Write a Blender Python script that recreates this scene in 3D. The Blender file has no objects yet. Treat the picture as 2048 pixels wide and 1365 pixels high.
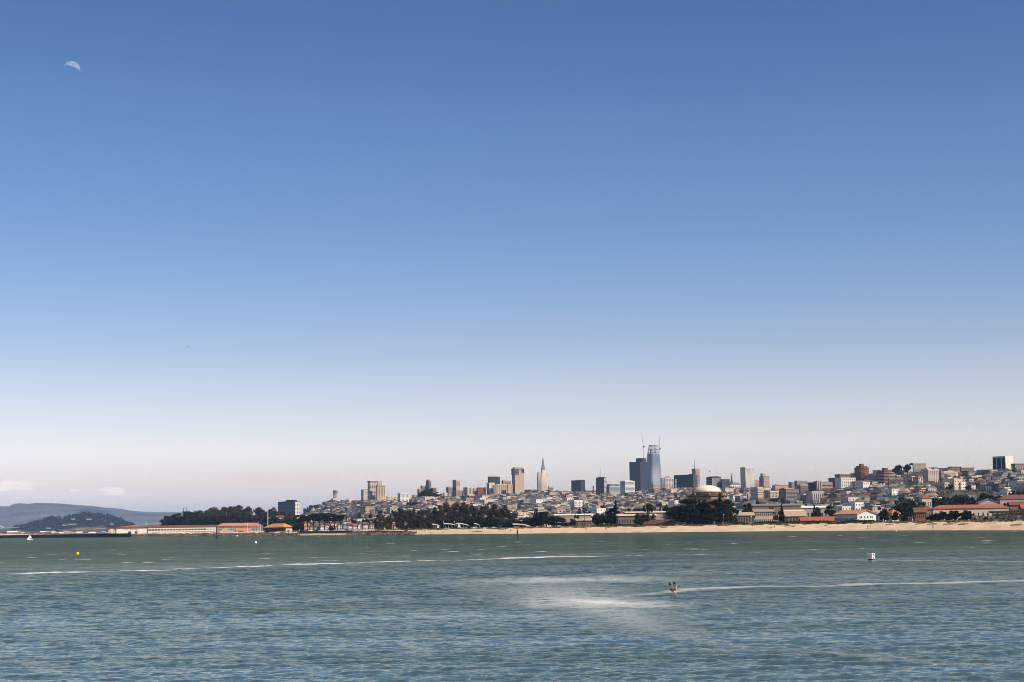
import bpy, bmesh, math, random
import numpy as np
from mathutils import Matrix, Vector
random.seed(7); rng = np.random.default_rng(7)
S = bpy.context.scene; COL = S.collection
R_ = math.radians
# ------------------------------------------------------------------ camera
F = 3430.0; CX, CY = 1024.0, 682.5; CAMH = 4.0
PITCH = math.atan(373.0 / F); ROLL = -R_(0.895)
cam = bpy.data.objects.new('camera', bpy.data.cameras.new('camera')); COL.objects.link(cam)
MR = Matrix.Rotation(math.pi/2 + PITCH, 4, 'X') @ Matrix.Rotation(ROLL, 4, 'Z')
cam.matrix_world = Matrix.Translation((0, 0, CAMH)) @ MR
cam.data.sensor_width = 36; cam.data.lens = F/2048*36
cam.data.clip_start = 0.5; cam.data.clip_end = 200000
S.camera = cam
# ------------------------------------------------------------------ sky and sun
SUN_EL, SUN_B = 40.0, 56.0
w = bpy.data.worlds.new('World'); S.world = w; w.use_nodes = True
nt = w.node_tree; N = nt.nodes; L = nt.links
for n in list(N): N.remove(n)
def wn(t, **k):
    n = N.new(t)
    for a, b in k.items(): setattr(n, a, b)
    return n
def wm(op, a, b=None, c=None, clamp=False):
    n = N.new('ShaderNodeMath'); n.operation = op; n.use_clamp = clamp
    for i, v in enumerate((a, b, c)):
        if v is None: continue
        if isinstance(v, (int, float)): n.inputs[i].default_value = v
        else: L.new(v, n.inputs[i])
    return n.outputs[0]
sky = wn('ShaderNodeTexSky', sky_type='NISHITA', sun_disc=False)
sky.sun_elevation = R_(SUN_EL); sky.sun_rotation = R_(180-SUN_B)
sky.altitude = 0; sky.air_density = 1.0; sky.dust_density = 1.0; sky.ozone_density = 1.5
tc = wn('ShaderNodeTexCoord'); sep = wn('ShaderNodeSeparateXYZ'); L.new(tc.outputs['Generated'], sep.inputs[0])
sx, sy, sz = sep.outputs
# elevation tint of the clear sky
ramp = wn('ShaderNodeValToRGB'); L.new(sz, ramp.inputs[0]); cr = ramp.color_ramp
SKY_STOPS = [(0.0, (1.93, 1.631, 1.811)), (0.044, (1.93, 1.681, 1.867)), (0.06, (1.672, 1.466, 1.629)), (0.0802, (1.433, 1.278, 1.453)), (0.1032, (1.151, 1.089, 1.314)), (0.1375, (0.882, 0.97, 1.217)), (0.174, (0.702, 0.861, 1.149)), (0.2261, (0.589, 0.779, 1.073)), (0.2606, (0.531, 0.708, 1.016)), (0.2917, (0.477, 0.645, 0.988)), (0.42, (0.85, 0.78, 0.68)), (1.0, (1.15, 0.92, 0.62))]
cr.elements[0].position = 0; cr.elements[0].color = (*SKY_STOPS[0][1], 1)
cr.elements[1].position = 1; cr.elements[1].color = (*SKY_STOPS[-1][1], 1)
for p, c in SKY_STOPS[1:-1]:
    e = cr.elements.new(p); e.color = (*c, 1)
tint = wn('ShaderNodeMixRGB', blend_type='MULTIPLY'); tint.inputs[0].default_value = 1
L.new(sky.outputs[0], tint.inputs[1]); L.new(ramp.outputs[0], tint.inputs[2])
# low cloud bank over the far bay
mp = wn('ShaderNodeMapping'); mp.inputs['Scale'].default_value = (9, 9, 70); L.new(tc.outputs['Generated'], mp.inputs[0])
nz = wn('ShaderNodeTexNoise'); nz.inputs['Scale'].default_value = 1.6; nz.inputs['Detail'].default_value = 7; nz.inputs['Roughness'].default_value = .55
L.new(mp.outputs[0], nz.inputs[0])
def window(v, a, b, c, d):
    up = wm('DIVIDE', wm('SUBTRACT', v, a), b-a, clamp=True); dn = wm('DIVIDE', wm('SUBTRACT', d, v), d-c, clamp=True)
    return wm('MULTIPLY', up, dn)
band = window(sz, .012, .021, .028, .042)
left = wm('DIVIDE', wm('SUBTRACT', -0.04, sx), .14, clamp=True)
veil = wm('MULTIPLY', wm('MULTIPLY', band, left), wm('MULTIPLY_ADD', nz.outputs[0], 2.6, -.7, clamp=True))
mix1 = wn('ShaderNodeMixRGB'); L.new(wm('MULTIPLY', veil, 1.0), mix1.inputs[0]); L.new(tint.outputs[0], mix1.inputs[1]); mix1.inputs[2].default_value = (9.3, 8.2, 7.8, 1)
puff_n = wn('ShaderNodeTexNoise'); puff_n.inputs['Scale'].default_value = 9.0; puff_n.inputs['Detail'].default_value = 8; puff_n.inputs['Roughness'].default_value = .6
mp2 = wn('ShaderNodeMapping'); mp2.inputs['Scale'].default_value = (7, 7, 34); mp2.inputs['Location'].default_value = (1.3, .2, 0.4)
L.new(tc.outputs['Generated'], mp2.inputs[0]); L.new(mp2.outputs[0], puff_n.inputs[0])
def blob(x0, z0, rx, rz):
    a = wm('POWER', wm('DIVIDE', wm('SUBTRACT', sx, x0), rx), 2.0); b = wm('POWER', wm('DIVIDE', wm('SUBTRACT', sz, z0), rz), 2.0)
    return wm('SUBTRACT', 1.0, wm('ADD', a, b))
b1 = blob(-.286, .0272, .030, .0034); b2 = blob(-.2280, .0238, .0085, .0024); b3 = blob(-.2475, .0245, .0035, .0012)
b4 = blob(-.110, .0305, .085, .0055)
bb = wm('MAXIMUM', wm('MAXIMUM', b1, b2), b3)
puff = wm('ADD', wm('MULTIPLY', bb, .9), wm('MULTIPLY_ADD', puff_n.outputs[0], 5.0, -2.45), clamp=True)
puff = wm('MULTIPLY', puff, wm('MULTIPLY_ADD', bb, .9, .55, clamp=True))
soft = wm('MULTIPLY', wm('MULTIPLY', wm('MAXIMUM', b4, 0.0), 1.6, clamp=True), wm('MULTIPLY_ADD', nz.outputs[0], 3.0, -.95, clamp=True))
mix2 = wn('ShaderNodeMixRGB'); L.new(wm('MULTIPLY', soft, 1.0), mix2.inputs[0]); L.new(mix1.outputs[0], mix2.inputs[1]); mix2.inputs[2].default_value = (9.3, 7.9, 7.2, 1)
mix3 = wn('ShaderNodeMixRGB'); L.new(wm('MULTIPLY', puff, .9), mix3.inputs[0]); L.new(mix2.outputs[0], mix3.inputs[1]); mix3.inputs[2].default_value = (11.5, 10.0, 8.7, 1)
bg = wn('ShaderNodeBackground'); bg.inputs[1].default_value = 0.1; L.new(mix3.outputs[0], bg.inputs[0])
wo = wn('ShaderNodeOutputWorld'); L.new(bg.outputs[0], wo.inputs[0])
sun = bpy.data.objects.new('sun', bpy.data.lights.new('sun', 'SUN')); COL.objects.link(sun)
sun.data.energy = 5.0; sun.data.angle = R_(.5); sun.data.color = (1, .87, .73)
sv = Vector((math.sin(R_(SUN_B))*math.cos(R_(SUN_EL)), -math.cos(R_(SUN_B))*math.cos(R_(SUN_EL)), math.sin(R_(SUN_EL))))
sun.rotation_euler = sv.to_track_quat('Z', 'Y').to_euler()
vs = S.view_settings; vs.view_transform = 'Standard'; vs.look = 'None'; vs.exposure = 0.0; vs.gamma = 1
S.render.engine = 'CYCLES'; S.cycles.volume_bounces = 1; S.cycles.max_bounces = 6; S.cycles.filter_width = .9; S.cycles.use_denoising = True; S.cycles.denoising_prefilter = 'ACCURATE'; S.cycles.denoising_input_passes = 'RGB_ALBEDO_NORMAL'
# ------------------------------------------------------------------ picture <-> place
M3 = MR.to_3x3()
def ray(px, py):
    return M3 @ Vector(((px-CX)/F, -(py-CY)/F, -1))
def P(px, py, r):                                   # the point seen at px, py at ground distance r
    d = ray(px, py); k = r/math.hypot(d.x, d.y); return Vector((d.x*k, d.y*k, CAMH + d.z*k))
def proj(p):
    q = M3.transposed() @ (Vector(p) - Vector((0, 0, CAMH))); return CX + F*q.x/-q.z, CY - F*q.y/-q.z
def yhor(px): return 1072 - 32*px/2048
_pt = np.linspace(-1500, 3500, 400); _az = np.array([math.atan2(*ray(p, yhor(p)).xy) for p in _pt])
def az2px(a): return np.interp(a, _az, _pt)
def px2az(p): return float(np.interp(p, _pt, _az))
def tab(t):
    a = np.array(t, float); return lambda x, c=1: np.interp(x, a[:, 0], a[:, c])
shore = tab([(-600, 3300), (0, 2744), (200, 2150), (300, 2000), (450, 1800), (600, 1560), (700, 1400), (850, 1270), (1000, 1140), (1300, 1000), (1735, 830), (2048, 670), (2600, 480)])
ridge = tab([(-600, 2600, 1069, 2300), (300, 2600, 1069, 2300), (335, 2600, 1054, 2300), (560, 2650, 1050, 2300), (600, 4800, 1040, 3500), (640, 4900, 1018, 3400), (668, 4900, 1005, 3300), (700, 4700, 1009, 3000), (730, 4000, 1010, 2700), (800, 3900, 1008, 2500), (850, 3900, 996, 2500), (875, 3900, 996, 2500), (900, 3900, 1002, 2500), (1020, 3900, 996, 2400), (1080, 3900, 991, 2300), (1150, 3900, 992, 2300), (1250, 3800, 996, 2300), (1300, 3700, 990, 2300), (1350, 3600, 986, 2200), (1450, 3500, 986, 2100), (1550, 3300, 988, 2000), (1650, 3200, 978, 1950), (1720, 3000, 965, 1900), (1800, 2900, 954, 1850), (1850, 2800, 950, 1800), (1900, 2750, 953, 1800), (1960, 2700, 958, 1800), (2048, 2650, 951, 1750), (2700, 2600, 943, 1700)])
def ground_z(px, r):
    px = np.asarray(px, float); r = np.asarray(r, float)
    rs = shore(px); t = np.clip((r-rs)/48, -2, 1); z = np.where(t > 0, 3.25*np.clip(t, 0, 1)**.8, t*1.6)
    z = z + 0.5*np.clip((r-rs-60)/200, 0, 1)
    r2 = ridge(px, 1); r1 = ridge(px, 3); z2 = CAMH + (yhor(px)-ridge(px, 2))*r2/F
    h = np.clip((r-r1)/(r2-r1), 0, 1); h = .75*h + .25*h*h*(3-2*h)
    z = z + np.maximum(z2-4, 0)*h
    bk = np.clip((r-r2-60)/700, 0, 1); z = z*(1-bk) + 12*bk
    sea = np.clip((330-px)/40, 0, 1)*np.clip((r-rs-420)/40, 0, 1)
    return z*(1-sea) - 6*sea
def gz(x, y):
    return float(ground_z(az2px(math.atan2(x, y)), math.hypot(x, y)))
def r_base(px, py):
    rr = np.arange(float(shore(px))+60, float(ridge(px, 1)), 10.0); z = ground_z(np.full_like(rr, px), rr)
    yy = yhor(px) - (z-CAMH)/rr*F
    k = np.where(yy <= py)[0]
    return float(rr[k[0]]) if len(k) else float(rr[-1])
# ------------------------------------------------------------------ materials
MATS = {}
def mat(name, col, rough=.8, var=.12, scale=.4, metal=0, col2=None, emis=None, spec=.5, axis_scale=None, bump=0):
    if name in MATS: return MATS[name]
    m = bpy.data.materials.new(name); m.use_nodes = True; t = m.node_tree; p = t.nodes['Principled BSDF']
    p.inputs['Roughness'].default_value = rough; p.inputs['Metallic'].default_value = metal; p.inputs['Specular IOR Level'].default_value = spec
    co = t.nodes.new('ShaderNodeTexCoord'); n = t.nodes.new('ShaderNodeTexNoise'); n.inputs['Scale'].default_value = scale; n.inputs['Detail'].default_value = 5
    mpn = t.nodes.new('ShaderNodeMapping'); mpn.inputs['Scale'].default_value = axis_scale or (1, 1, 1)
    t.links.new(co.outputs['Object'], mpn.inputs[0]); t.links.new(mpn.outputs[0], n.inputs[0])
    r = t.nodes.new('ShaderNodeValToRGB'); r.color_ramp.elements[0].position = .3; r.color_ramp.elements[1].position = .7
    a = tuple(max(0, c*(1-var)) for c in col); b = col2 or tuple(min(1, c*(1+var)) for c in col)
    r.color_ramp.elements[0].color = (*a, 1); r.color_ramp.elements[1].color = (*b, 1)
    t.links.new(n.outputs[0], r.inputs[0]); t.links.new(r.outputs[0], p.inputs['Base Color'])
    if bump:
        bn = t.nodes.new('ShaderNodeBump'); bn.inputs['Strength'].default_value = bump; t.links.new(n.outputs[0], bn.inputs['Height']); t.links.new(bn.outputs[0], p.inputs['Normal'])
    MATS[name] = m; return m
WALL = dict(white=(.72, .69, .65), cream=(.60, .51, .40), tan=(.44, .33, .25), pink=(.44, .30, .26), grey=(.29, .285, .28), bluegrey=(.21, .24, .27), yellow=(.52, .44, .29),
            brown=(.17, .118, .09), brick=(.19, .075, .055), dark=(.050, .052, .060), charcoal=(.030, .028, .033), greyblue=(.18, .22, .27), stone=(.42, .36, .31), palepink=(.60, .49, .44), greige=(.30, .255, .22), teal=(.20, .25, .24))
def wall(c): return mat('wall_'+c, WALL[c], .85, .10, .15)
glass = mat('window_glass', (.035, .04, .05), .25, .3, .3)
glassm = mat('window_glass_grey', (.055, .058, .066), .3, .3, .3)
glassb = mat('window_glass_blue', (.10, .16, .24), .2, .25, .05)
roof_orange = mat('roof_tiles_orange', (.52, .18, .08), .8, .2, 1.5)
roof_red = mat('roof_tiles_red', (.30, .075, .048), .8, .25, 1.2)
roof_redbrown = mat('roof_red_brown', (.14, .058, .044), .85, .25, .8)
roof_brown = mat('roof_brown', (.095, .07, .058), .9, .2, .8)
roof_grey = mat('roof_grey', (.17, .165, .165), .9, .2, .8)
roof_tan = mat('roof_tan', (.38, .29, .21), .9, .15, .5)
roof_white = mat('roof_white', (.72, .70, .66), .8, .08, .5)
steel = mat('steel', (.45, .45, .46), .5, .1, 1); steel_dark = mat('steel_dark', (.10, .10, .11), .6, .2, 1)
white = mat('white_paint', (.80, .79, .77), .5, .05, 2); black = mat('black_paint', (.012, .012, .013), .7, .2, 2)
concrete = mat('concrete', (.42, .38, .33), .9, .2, .5); wood = mat('dark_timber', (.05, .035, .025), .9, .3, 2)
yellow = mat('yellow_paint', (.85, .58, .02), .5, .1, 2); red = mat('red_paint', (.75, .03, .02), .5, .1, 2)
skin = mat('skin', (.45, .28, .2), .6, .05, 5)
# ------------------------------------------------------------------ object helpers
def link(name, me, parent=None, loc=None):
    o = bpy.data.objects.new(name, me); COL.objects.link(o)
    if parent: o.parent = parent
    if loc is not None: o.location = loc
    return o
REG = {}
def tag(o, label, cat, group=None, px=None):
    o['category'] = cat; o['label'] = label
    if group: o['group'] = group
    if px is not None: REG.setdefault(label, []).append((px, o))
    return o
def struct(o, kind='structure', label=None, cat=None):
    o['kind'] = kind
    if label: o['label'] = label
    if cat: o['category'] = cat
    return o
def root(name, loc, rz=0):
    o = link(name, None); o.location = loc; o.rotation_euler = (0, 0, rz); o.empty_display_size = 1; return o
class MB:
    def __init__(s): s.v = []; s.f = []; s.m = []
    def add(s, vs, fs, mi=0):
        b = len(s.v); s.v += [tuple(q) for q in vs]; s.f += [tuple(i+b for i in f) for f in fs]; s.m += [mi]*len(fs); return s
    def box(s, x0, x1, y0, y1, z0, z1, mi=0):
        return s.add([(x0,y0,z0),(x1,y0,z0),(x1,y1,z0),(x0,y1,z0),(x0,y0,z1),(x1,y0,z1),(x1,y1,z1),(x0,y1,z1)], [(0,3,2,1),(4,5,6,7),(0,1,5,4),(1,2,6,5),(2,3,7,6),(3,0,4,7)], mi)
    def prism(s, poly, z0, z1, mi=0, poly2=None):
        n = len(poly); q = poly2 or poly
        return s.add([(x,y,z0) for x,y in poly]+[(x,y,z1) for x,y in q], [tuple(range(n-1,-1,-1)), tuple(range(n,2*n))]+[(i,(i+1)%n,n+(i+1)%n,n+i) for i in range(n)], mi)
    def lathe(s, prof, n=24, cx=0, cy=0, mi=0, sx=1, sy=1):
        vs = [(cx+sx*r*math.cos(2*math.pi*k/n), cy+sy*r*math.sin(2*math.pi*k/n), z) for r, z in prof for k in range(n)]
        fs = [(i*n+k, i*n+(k+1)%n, (i+1)*n+(k+1)%n, (i+1)*n+k) for i in range(len(prof)-1) for k in range(n)]
        fs += [tuple(range(n-1,-1,-1)), tuple((len(prof)-1)*n+k for k in range(n))]
        return s.add(vs, fs, mi)
    def tube(s, pts, rad, n=6, mi=0):
        pts = [Vector(p) for p in pts]; rad = rad if isinstance(rad, (list, tuple)) else [rad]*len(pts); vs = []
        for i, p in enumerate(pts):
            d = (pts[min(i+1, len(pts)-1)]-pts[max(i-1, 0)]).normalized(); a = d.orthogonal().normalized(); b = d.cross(a)
            if i: a = (pa - d*pa.dot(d)).normalized(); b = d.cross(a)
            pa = a
            vs += [p + rad[i]*(a*math.cos(2*math.pi*k/n)+b*math.sin(2*math.pi*k/n)) for k in range(n)]
        fs = [(i*n+k, i*n+(k+1)%n, (i+1)*n+(k+1)%n, (i+1)*n+k) for i in range(len(pts)-1) for k in range(n)]
        fs += [tuple(range(n-1,-1,-1)), tuple((len(pts)-1)*n+k for k in range(n))]
        return s.add(vs, fs, mi)
    def mesh(s, name, mats):
        me = bpy.data.meshes.new(name); me.from_pydata(s.v, [], s.f)
        for m in (mats if isinstance(mats, (list, tuple)) else [mats]): me.materials.append(m)
        if any(s.m): me.polygons.foreach_set('material_index', s.m)
        me.update(); return me
    def obj(s, name, mats, parent=None, loc=None): return link(name, s.mesh(name, mats), parent, loc)
def np_mesh(name, v, quads, mats, mi=None, smooth=False):
    me = bpy.data.meshes.new(name); me.vertices.add(len(v)); me.vertices.foreach_set('co', np.asarray(v, np.float32).ravel())
    k = quads.shape[1]; me.loops.add(quads.size); me.loops.foreach_set('vertex_index', quads.astype(np.int32).ravel())
    me.polygons.add(len(quads)); me.polygons.foreach_set('loop_start', np.arange(0, quads.size, k, dtype=np.int32)); me.polygons.foreach_set('loop_total', np.full(len(quads), k, np.int32))
    for m in mats: me.materials.append(m)
    if mi is not None: me.polygons.foreach_set('material_index', np.asarray(mi, np.int32))
    if smooth: me.polygons.foreach_set('use_smooth', np.ones(len(quads), bool))
    me.update(calc_edges=True); me.validate(); return me
def shade_smooth(o): o.data.polygons.foreach_set('use_smooth', [True]*len(o.data.polygons)); return o
# ------------------------------------------------------------------ water
def build_water():
    rows = [6.0]
    while rows[-1] < 60000:
        r = rows[-1]
        d = .4 if r < 36 else (.055+(r-36)*.0017 if r < 150 else (.25+(r-150)*.0028 if r < 500 else (1.25+(r-500)*.006 if r < 3000 else r*.08)))
        rows.append(r+d)
    r = np.array(rows); a0, a1 = px2az(-140), px2az(2190)
    a = np.concatenate([np.linspace(a1, a1+.35, 40)[1:], np.linspace(a1+.35, 2*math.pi+a0-.35, 50)[1:], np.linspace(2*math.pi+a0-.35, 2*math.pi+a0, 40)[1:]])
    a = np.concatenate([np.linspace(a0, a1, 760), a]); A, Rr = np.meshgrid(a, r)
    X = Rr*np.sin(A); Y = Rr*np.cos(A); Z = np.zeros_like(X)
    dr = np.gradient(r)[:, None]*np.ones_like(A)
    dense = (A <= a1+1e-6)
    rg = np.random.default_rng(3)
    X0, Y0, D0 = X[:, :760], Y[:, :760], dr[:, :760]
    Zd = np.zeros_like(X0)
    def lown(kx, ky, ph): return np.sin(X0*kx+Y0*ky+ph)
    patch = (lown(.021, .013, 1)+lown(-.012, .031, 2.2)+lown(.043, -.027, .4)+lown(.007, .009, 4))/4
    spacing = np.maximum(D0, Rr[:, :760]*(a1-a0)/760)
    for i in range(130):
        lam = .17*(3.6/.17)**(rg.random()**1.35); th = rg.normal(.22, .55); k = 2*math.pi/lam
        slope = (.021 if lam < .3 else .027)*(1.0 if lam < .9 else (.9/lam)**.85); am = slope/k
        fade = np.clip(lam/D0/2.4-.6, 0, 1)*np.clip(lam/spacing/1.5-.4, 0, 1)
        Zd += am*fade*np.sin(k*(X0*math.sin(th)+Y0*math.cos(th))+rg.random()*6.28)*(1+.55*patch*(1 if lam < 3 else .3))
    # sharpen the crests a little
    Zd = Zd + 1.1*np.clip(Zd, 0, 1)**2
    # surface marks: wakes, foam lines and painted sky glare on smooth patches, stored as attributes
    foam = np.zeros_like(X0); slick_glare = np.zeros_like(X0)
    def W(px, py):
        d = ray(px, py); k = -CAMH/d.z; return d.x*k, d.y*k
    def line(pts, attr, amp):
        if attr is foam: pts = [(p[0], p[1], p[2]*(1.9 if p[1] < 1155 else 1.0), p[3] if len(p) > 3 else 1) for p in pts]
        # pts: px, py, halfwidth in metres
        q = [(*W(p[0], p[1]), p[2], p[3] if len(p) > 3 else 1) for p in pts]
        for (ax, ay, aw, aa), (bx, by, bw, ba) in zip(q[:-1], q[1:]):
            m = (Y0 > min(ay, by)-12) & (Y0 < max(ay, by)+12) & (X0 > min(ax, bx)-12) & (X0 < max(ax, bx)+12)
            if not m.any(): continue
            x = X0[m]; y = Y0[m]; L2 = (bx-ax)**2+(by-ay)**2; t = np.clip(((x-ax)*(bx-ax)+(y-ay)*(by-ay))/L2, 0, 1)
            wob = .35*np.sin(x*.9+y*.3)+.25*np.sin(x*2.3)
            d = np.hypot(x-ax-t*(bx-ax), y-ay-t*(by-ay)+wob*(aw+t*(bw-aw))*.5)
            v = np.clip(1.25-d/(aw+t*(bw-aw)), 0, 1)*(aa+t*(ba-aa))*amp
            attr[m] = np.maximum(attr[m], v)
    line([(15,1150,.7,.2),(70,1147,1.0,.8),(90,1146,1.9,1),(135,1145,1.7,1),(150,1144,.6,.5),(250,1143,.5,.35),(270,1142,1.2,.9),(325,1141,1.0,.8),(345,1140,.5,.3),(372,1138,1.0,.8),(400,1137,.4,.4),(430,1136,.5,.8),(515,1133,1.0,.9),(560,1131,.2,.2)], foam, 1)
    line([(225,1152,.8,.1),(290,1151,1.3,.5),(380,1148,1.3,.55),(480,1145,.6,.2)], slick_glare, .8)
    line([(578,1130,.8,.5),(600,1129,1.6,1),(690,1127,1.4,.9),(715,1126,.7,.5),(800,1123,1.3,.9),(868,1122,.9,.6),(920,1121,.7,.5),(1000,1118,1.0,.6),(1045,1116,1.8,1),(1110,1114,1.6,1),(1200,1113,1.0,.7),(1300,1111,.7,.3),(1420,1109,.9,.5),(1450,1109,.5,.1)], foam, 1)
    line([(1045,1160,3,.2),(1090,1159,7,.6),(1130,1160,9,.75),(1180,1161,8,.6),(1230,1164,5,.15)], slick_glare, 1)
    line([(1090,1170,4,.3),(1120,1180,6,.45),(1130,1192,4,.6),(1160,1203,4.2,.95),(1200,1208,4.5,1.1),(1235,1212,3.6,1.1),(1262,1209,1.5,.5),(1290,1206,.8,.1)], slick_glare, 1)
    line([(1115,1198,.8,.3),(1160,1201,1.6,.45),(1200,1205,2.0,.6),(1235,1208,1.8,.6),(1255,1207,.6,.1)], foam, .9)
    line([(1190,1200,.6,.4),(1250,1193,.9,.5),(1340,1184,1.1,.6),(1400,1178,1.8,.8),(1480,1174,1.6,.8),(1640,1173,1.2,.6),(1720,1169,1.5,.9),(1860,1167,1.5,.8),(2048,1161,1.5,.8),(2150,1157,1,.5)], slick_glare, 1)
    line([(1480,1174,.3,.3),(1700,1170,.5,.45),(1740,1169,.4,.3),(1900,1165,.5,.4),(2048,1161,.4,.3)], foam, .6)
    line([(1160,1212,1.4,.35),(1220,1222,2.6,.6),(1270,1242,2.2,.5),(1330,1262,1.6,.38),(1400,1285,1.1,.28),(1520,1300,.8,.25),(1700,1306,.7,.3),(1830,1318,.6,.25),(2048,1340,.6,.2)], slick_glare, 1)
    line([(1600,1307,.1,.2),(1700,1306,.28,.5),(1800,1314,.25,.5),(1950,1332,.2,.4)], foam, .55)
    line([(1560,1118,1.2,.2),(1700,1120,1.6,.4),(1850,1122,1.5,.5),(2048,1124,1.5,.4)], slick_glare, .9)
    line([(1250,1150,1.0,.2),(1330,1146,1.4,.4),(1440,1140,1.2,.3)], slick_glare, .8)
    # scattered small whitecaps
    for _ in range(120):
        px = rg.uniform(-60, 2100); py = yhor(px)+rg.uniform(6, 60)**1.0
        if py > shore_y(px)+2:
            Lp = rg.uniform(2, 9); line([(px-Lp, py, .3, .3), (px, py+.1, .6+Lp*.05, .9), (px+Lp, py-.2, .3, .2)], foam, rg.uniform(.5, 1))
    Zd *= (1-.25*np.clip(slick_glare, 0, 1))
    Z[:, :760] = Zd
    edge = np.clip((X0*0+np.minimum(np.arange(760), 759-np.arange(760)))/12, 0, 1); Z[:, :760] *= edge
    nr, nc = X.shape; v = np.stack([X, Y, Z], -1).reshape(-1, 3)
    idx = np.arange(nr*nc).reshape(nr, nc); nxt = np.roll(idx, -1, 1)
    q = np.stack([idx[:-1], nxt[:-1], nxt[1:], idx[1:]], -1).reshape(-1, 4)[:, ::-1]
    me = np_mesh('water', v, q, [mat_water()], smooth=True)
    for nm, ar in (('foam', foam), ('slick_glare', slick_glare)):
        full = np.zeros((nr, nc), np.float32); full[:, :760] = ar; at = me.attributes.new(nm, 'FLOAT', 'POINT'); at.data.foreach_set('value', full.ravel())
    o = link('water', me); struct(o); return o
def shore_y(px): return yhor(px) + CAMH/float(shore(px))*F
REFLECT_FADE = (1.2, .19)
def mat_water():
    m = bpy.data.materials.new('water'); m.use_nodes = True; t = m.node_tree; n = t.nodes; l = t.links; p = n['Principled BSDF']
    def nd(k, **kw):
        q = n.new(k)
        for a, b in kw.items(): q.inputs[a].default_value = b
        return q
    def mth(op, a, b=0, c=0, clamp=False):
        q = n.new('ShaderNodeMath'); q.operation = op; q.use_clamp = clamp
        for i, v in enumerate((a, b, c)):
            if isinstance(v, (int, float)): q.inputs[i].default_value = v
            else: l.new(v, q.inputs[i])
        return q.outputs[0]
    geo = n.new('ShaderNodeNewGeometry'); pos = geo.outputs['Position']
    def noise(scale, sc=(1, 1, 1), det=4, ro=.6):
        mp = nd('ShaderNodeMapping'); mp.inputs['Scale'].default_value = sc; mp.inputs['Rotation'].default_value = (0, 0, -.2); l.new(pos, mp.inputs[0])
        q = nd('ShaderNodeTexNoise', Scale=scale, Detail=det, Roughness=ro); l.new(mp.outputs[0], q.inputs[0]); return q.outputs[0]
    af = n.new('ShaderNodeAttribute'); af.attribute_name = 'foam'; asl = n.new('ShaderNodeAttribute'); asl.attribute_name = 'slick_glare'
    big = noise(.02, (.6, 1.6, 1), 4); med = noise(1.2, (.5, 1.3, 1), 4)
    rp = n.new('ShaderNodeValToRGB'); rp.color_ramp.elements[0].position = .35; rp.color_ramp.elements[1].position = .65
    rp.color_ramp.elements[0].color = (.023, .046, .033, 1); rp.color_ramp.elements[1].color = (.029, .056, .044, 1); l.new(big, rp.inputs[0])
    fn = noise(2.2, (.5, 1, 1), 6, .7)
    fm = mth('MULTIPLY', mth('MULTIPLY_ADD', fn, 3.2, -1.75, ), 1.0); fm = mth('ADD', fm, mth('MULTIPLY', af.outputs['Fac'], 1.5)); fm = mth('MULTIPLY', fm, mth('MULTIPLY', af.outputs['Fac'], 2.0, clamp=True), clamp=True)
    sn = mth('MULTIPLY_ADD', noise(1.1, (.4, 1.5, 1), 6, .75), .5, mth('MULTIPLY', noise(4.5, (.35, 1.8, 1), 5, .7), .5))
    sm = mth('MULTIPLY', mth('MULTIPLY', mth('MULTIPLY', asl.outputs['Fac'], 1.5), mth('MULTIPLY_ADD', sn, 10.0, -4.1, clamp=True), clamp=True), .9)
    c1 = n.new('ShaderNodeMixRGB'); l.new(sm, c1.inputs[0]); l.new(rp.outputs[0], c1.inputs[1]); c1.inputs[2].default_value = (.52, .56, .60, 1)  # sky glare on smoother water painted in as a pale diffuse film
    c2 = n.new('ShaderNodeMixRGB'); l.new(fm, c2.inputs[0]); l.new(c1.outputs[0], c2.inputs[1]); c2.inputs[2].default_value = (.80, .80, .78, 1)
    h = mth('ADD', mth('MULTIPLY', noise(9, (.6, 1.3, 1), 4), .035), mth('MULTIPLY', noise(3.0, (.5, 1.3, 1), 4), .08))
    b = nd('ShaderNodeBump', Strength=.9, Distance=1.0); l.new(h, b.inputs['Height'])
    n.remove(p); out = n['Material Output']
    df = n.new('ShaderNodeBsdfDiffuse'); l.new(c2.outputs[0], df.inputs['Color']); l.new(b.outputs[0], df.inputs['Normal'])
    gl = n.new('ShaderNodeBsdfGlossy'); l.new(b.outputs[0], gl.inputs['Normal']); l.new(mth('MULTIPLY_ADD', fm, .5, .07), gl.inputs['Roughness']); gl.inputs['Color'].default_value = (1.0, .99, .81, 1)
    fr = n.new('ShaderNodeFresnel'); fr.inputs['IOR'].default_value = 1.333; l.new(b.outputs[0], fr.inputs['Normal'])
    # sky reflection dimmed by distance from the camera, in place of real wave masking
    ln = n.new('ShaderNodeVectorMath'); ln.operation = 'LENGTH'; l.new(pos, ln.inputs[0])
    reflect_fade = mth('MULTIPLY_ADD', mth('POWER', mth('DIVIDE', mth('SUBTRACT', ln.outputs['Value'], 40.0), 260.0, clamp=True), .45), REFLECT_FADE[1]-REFLECT_FADE[0], REFLECT_FADE[0])
    gust = mth('MULTIPLY_ADD', noise(.045, (.35, 1.6, 1), 5, .65), 2.0, 0.0)
    k = mth('MULTIPLY', mth('MULTIPLY', fr.outputs[0], reflect_fade), gust)
    k = mth('MULTIPLY', mth('MULTIPLY', k, mth('MULTIPLY_ADD', sm, -.72, 1.0)), mth('SUBTRACT', 1.0, fm), clamp=True)
    mx = n.new('ShaderNodeMixShader'); l.new(k, mx.inputs[0]); l.new(df.outputs[0], mx.inputs[1]); l.new(gl.outputs[0], mx.inputs[2]); l.new(mx.outputs[0], out.inputs['Surface'])
    return m
build_water()
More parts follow.
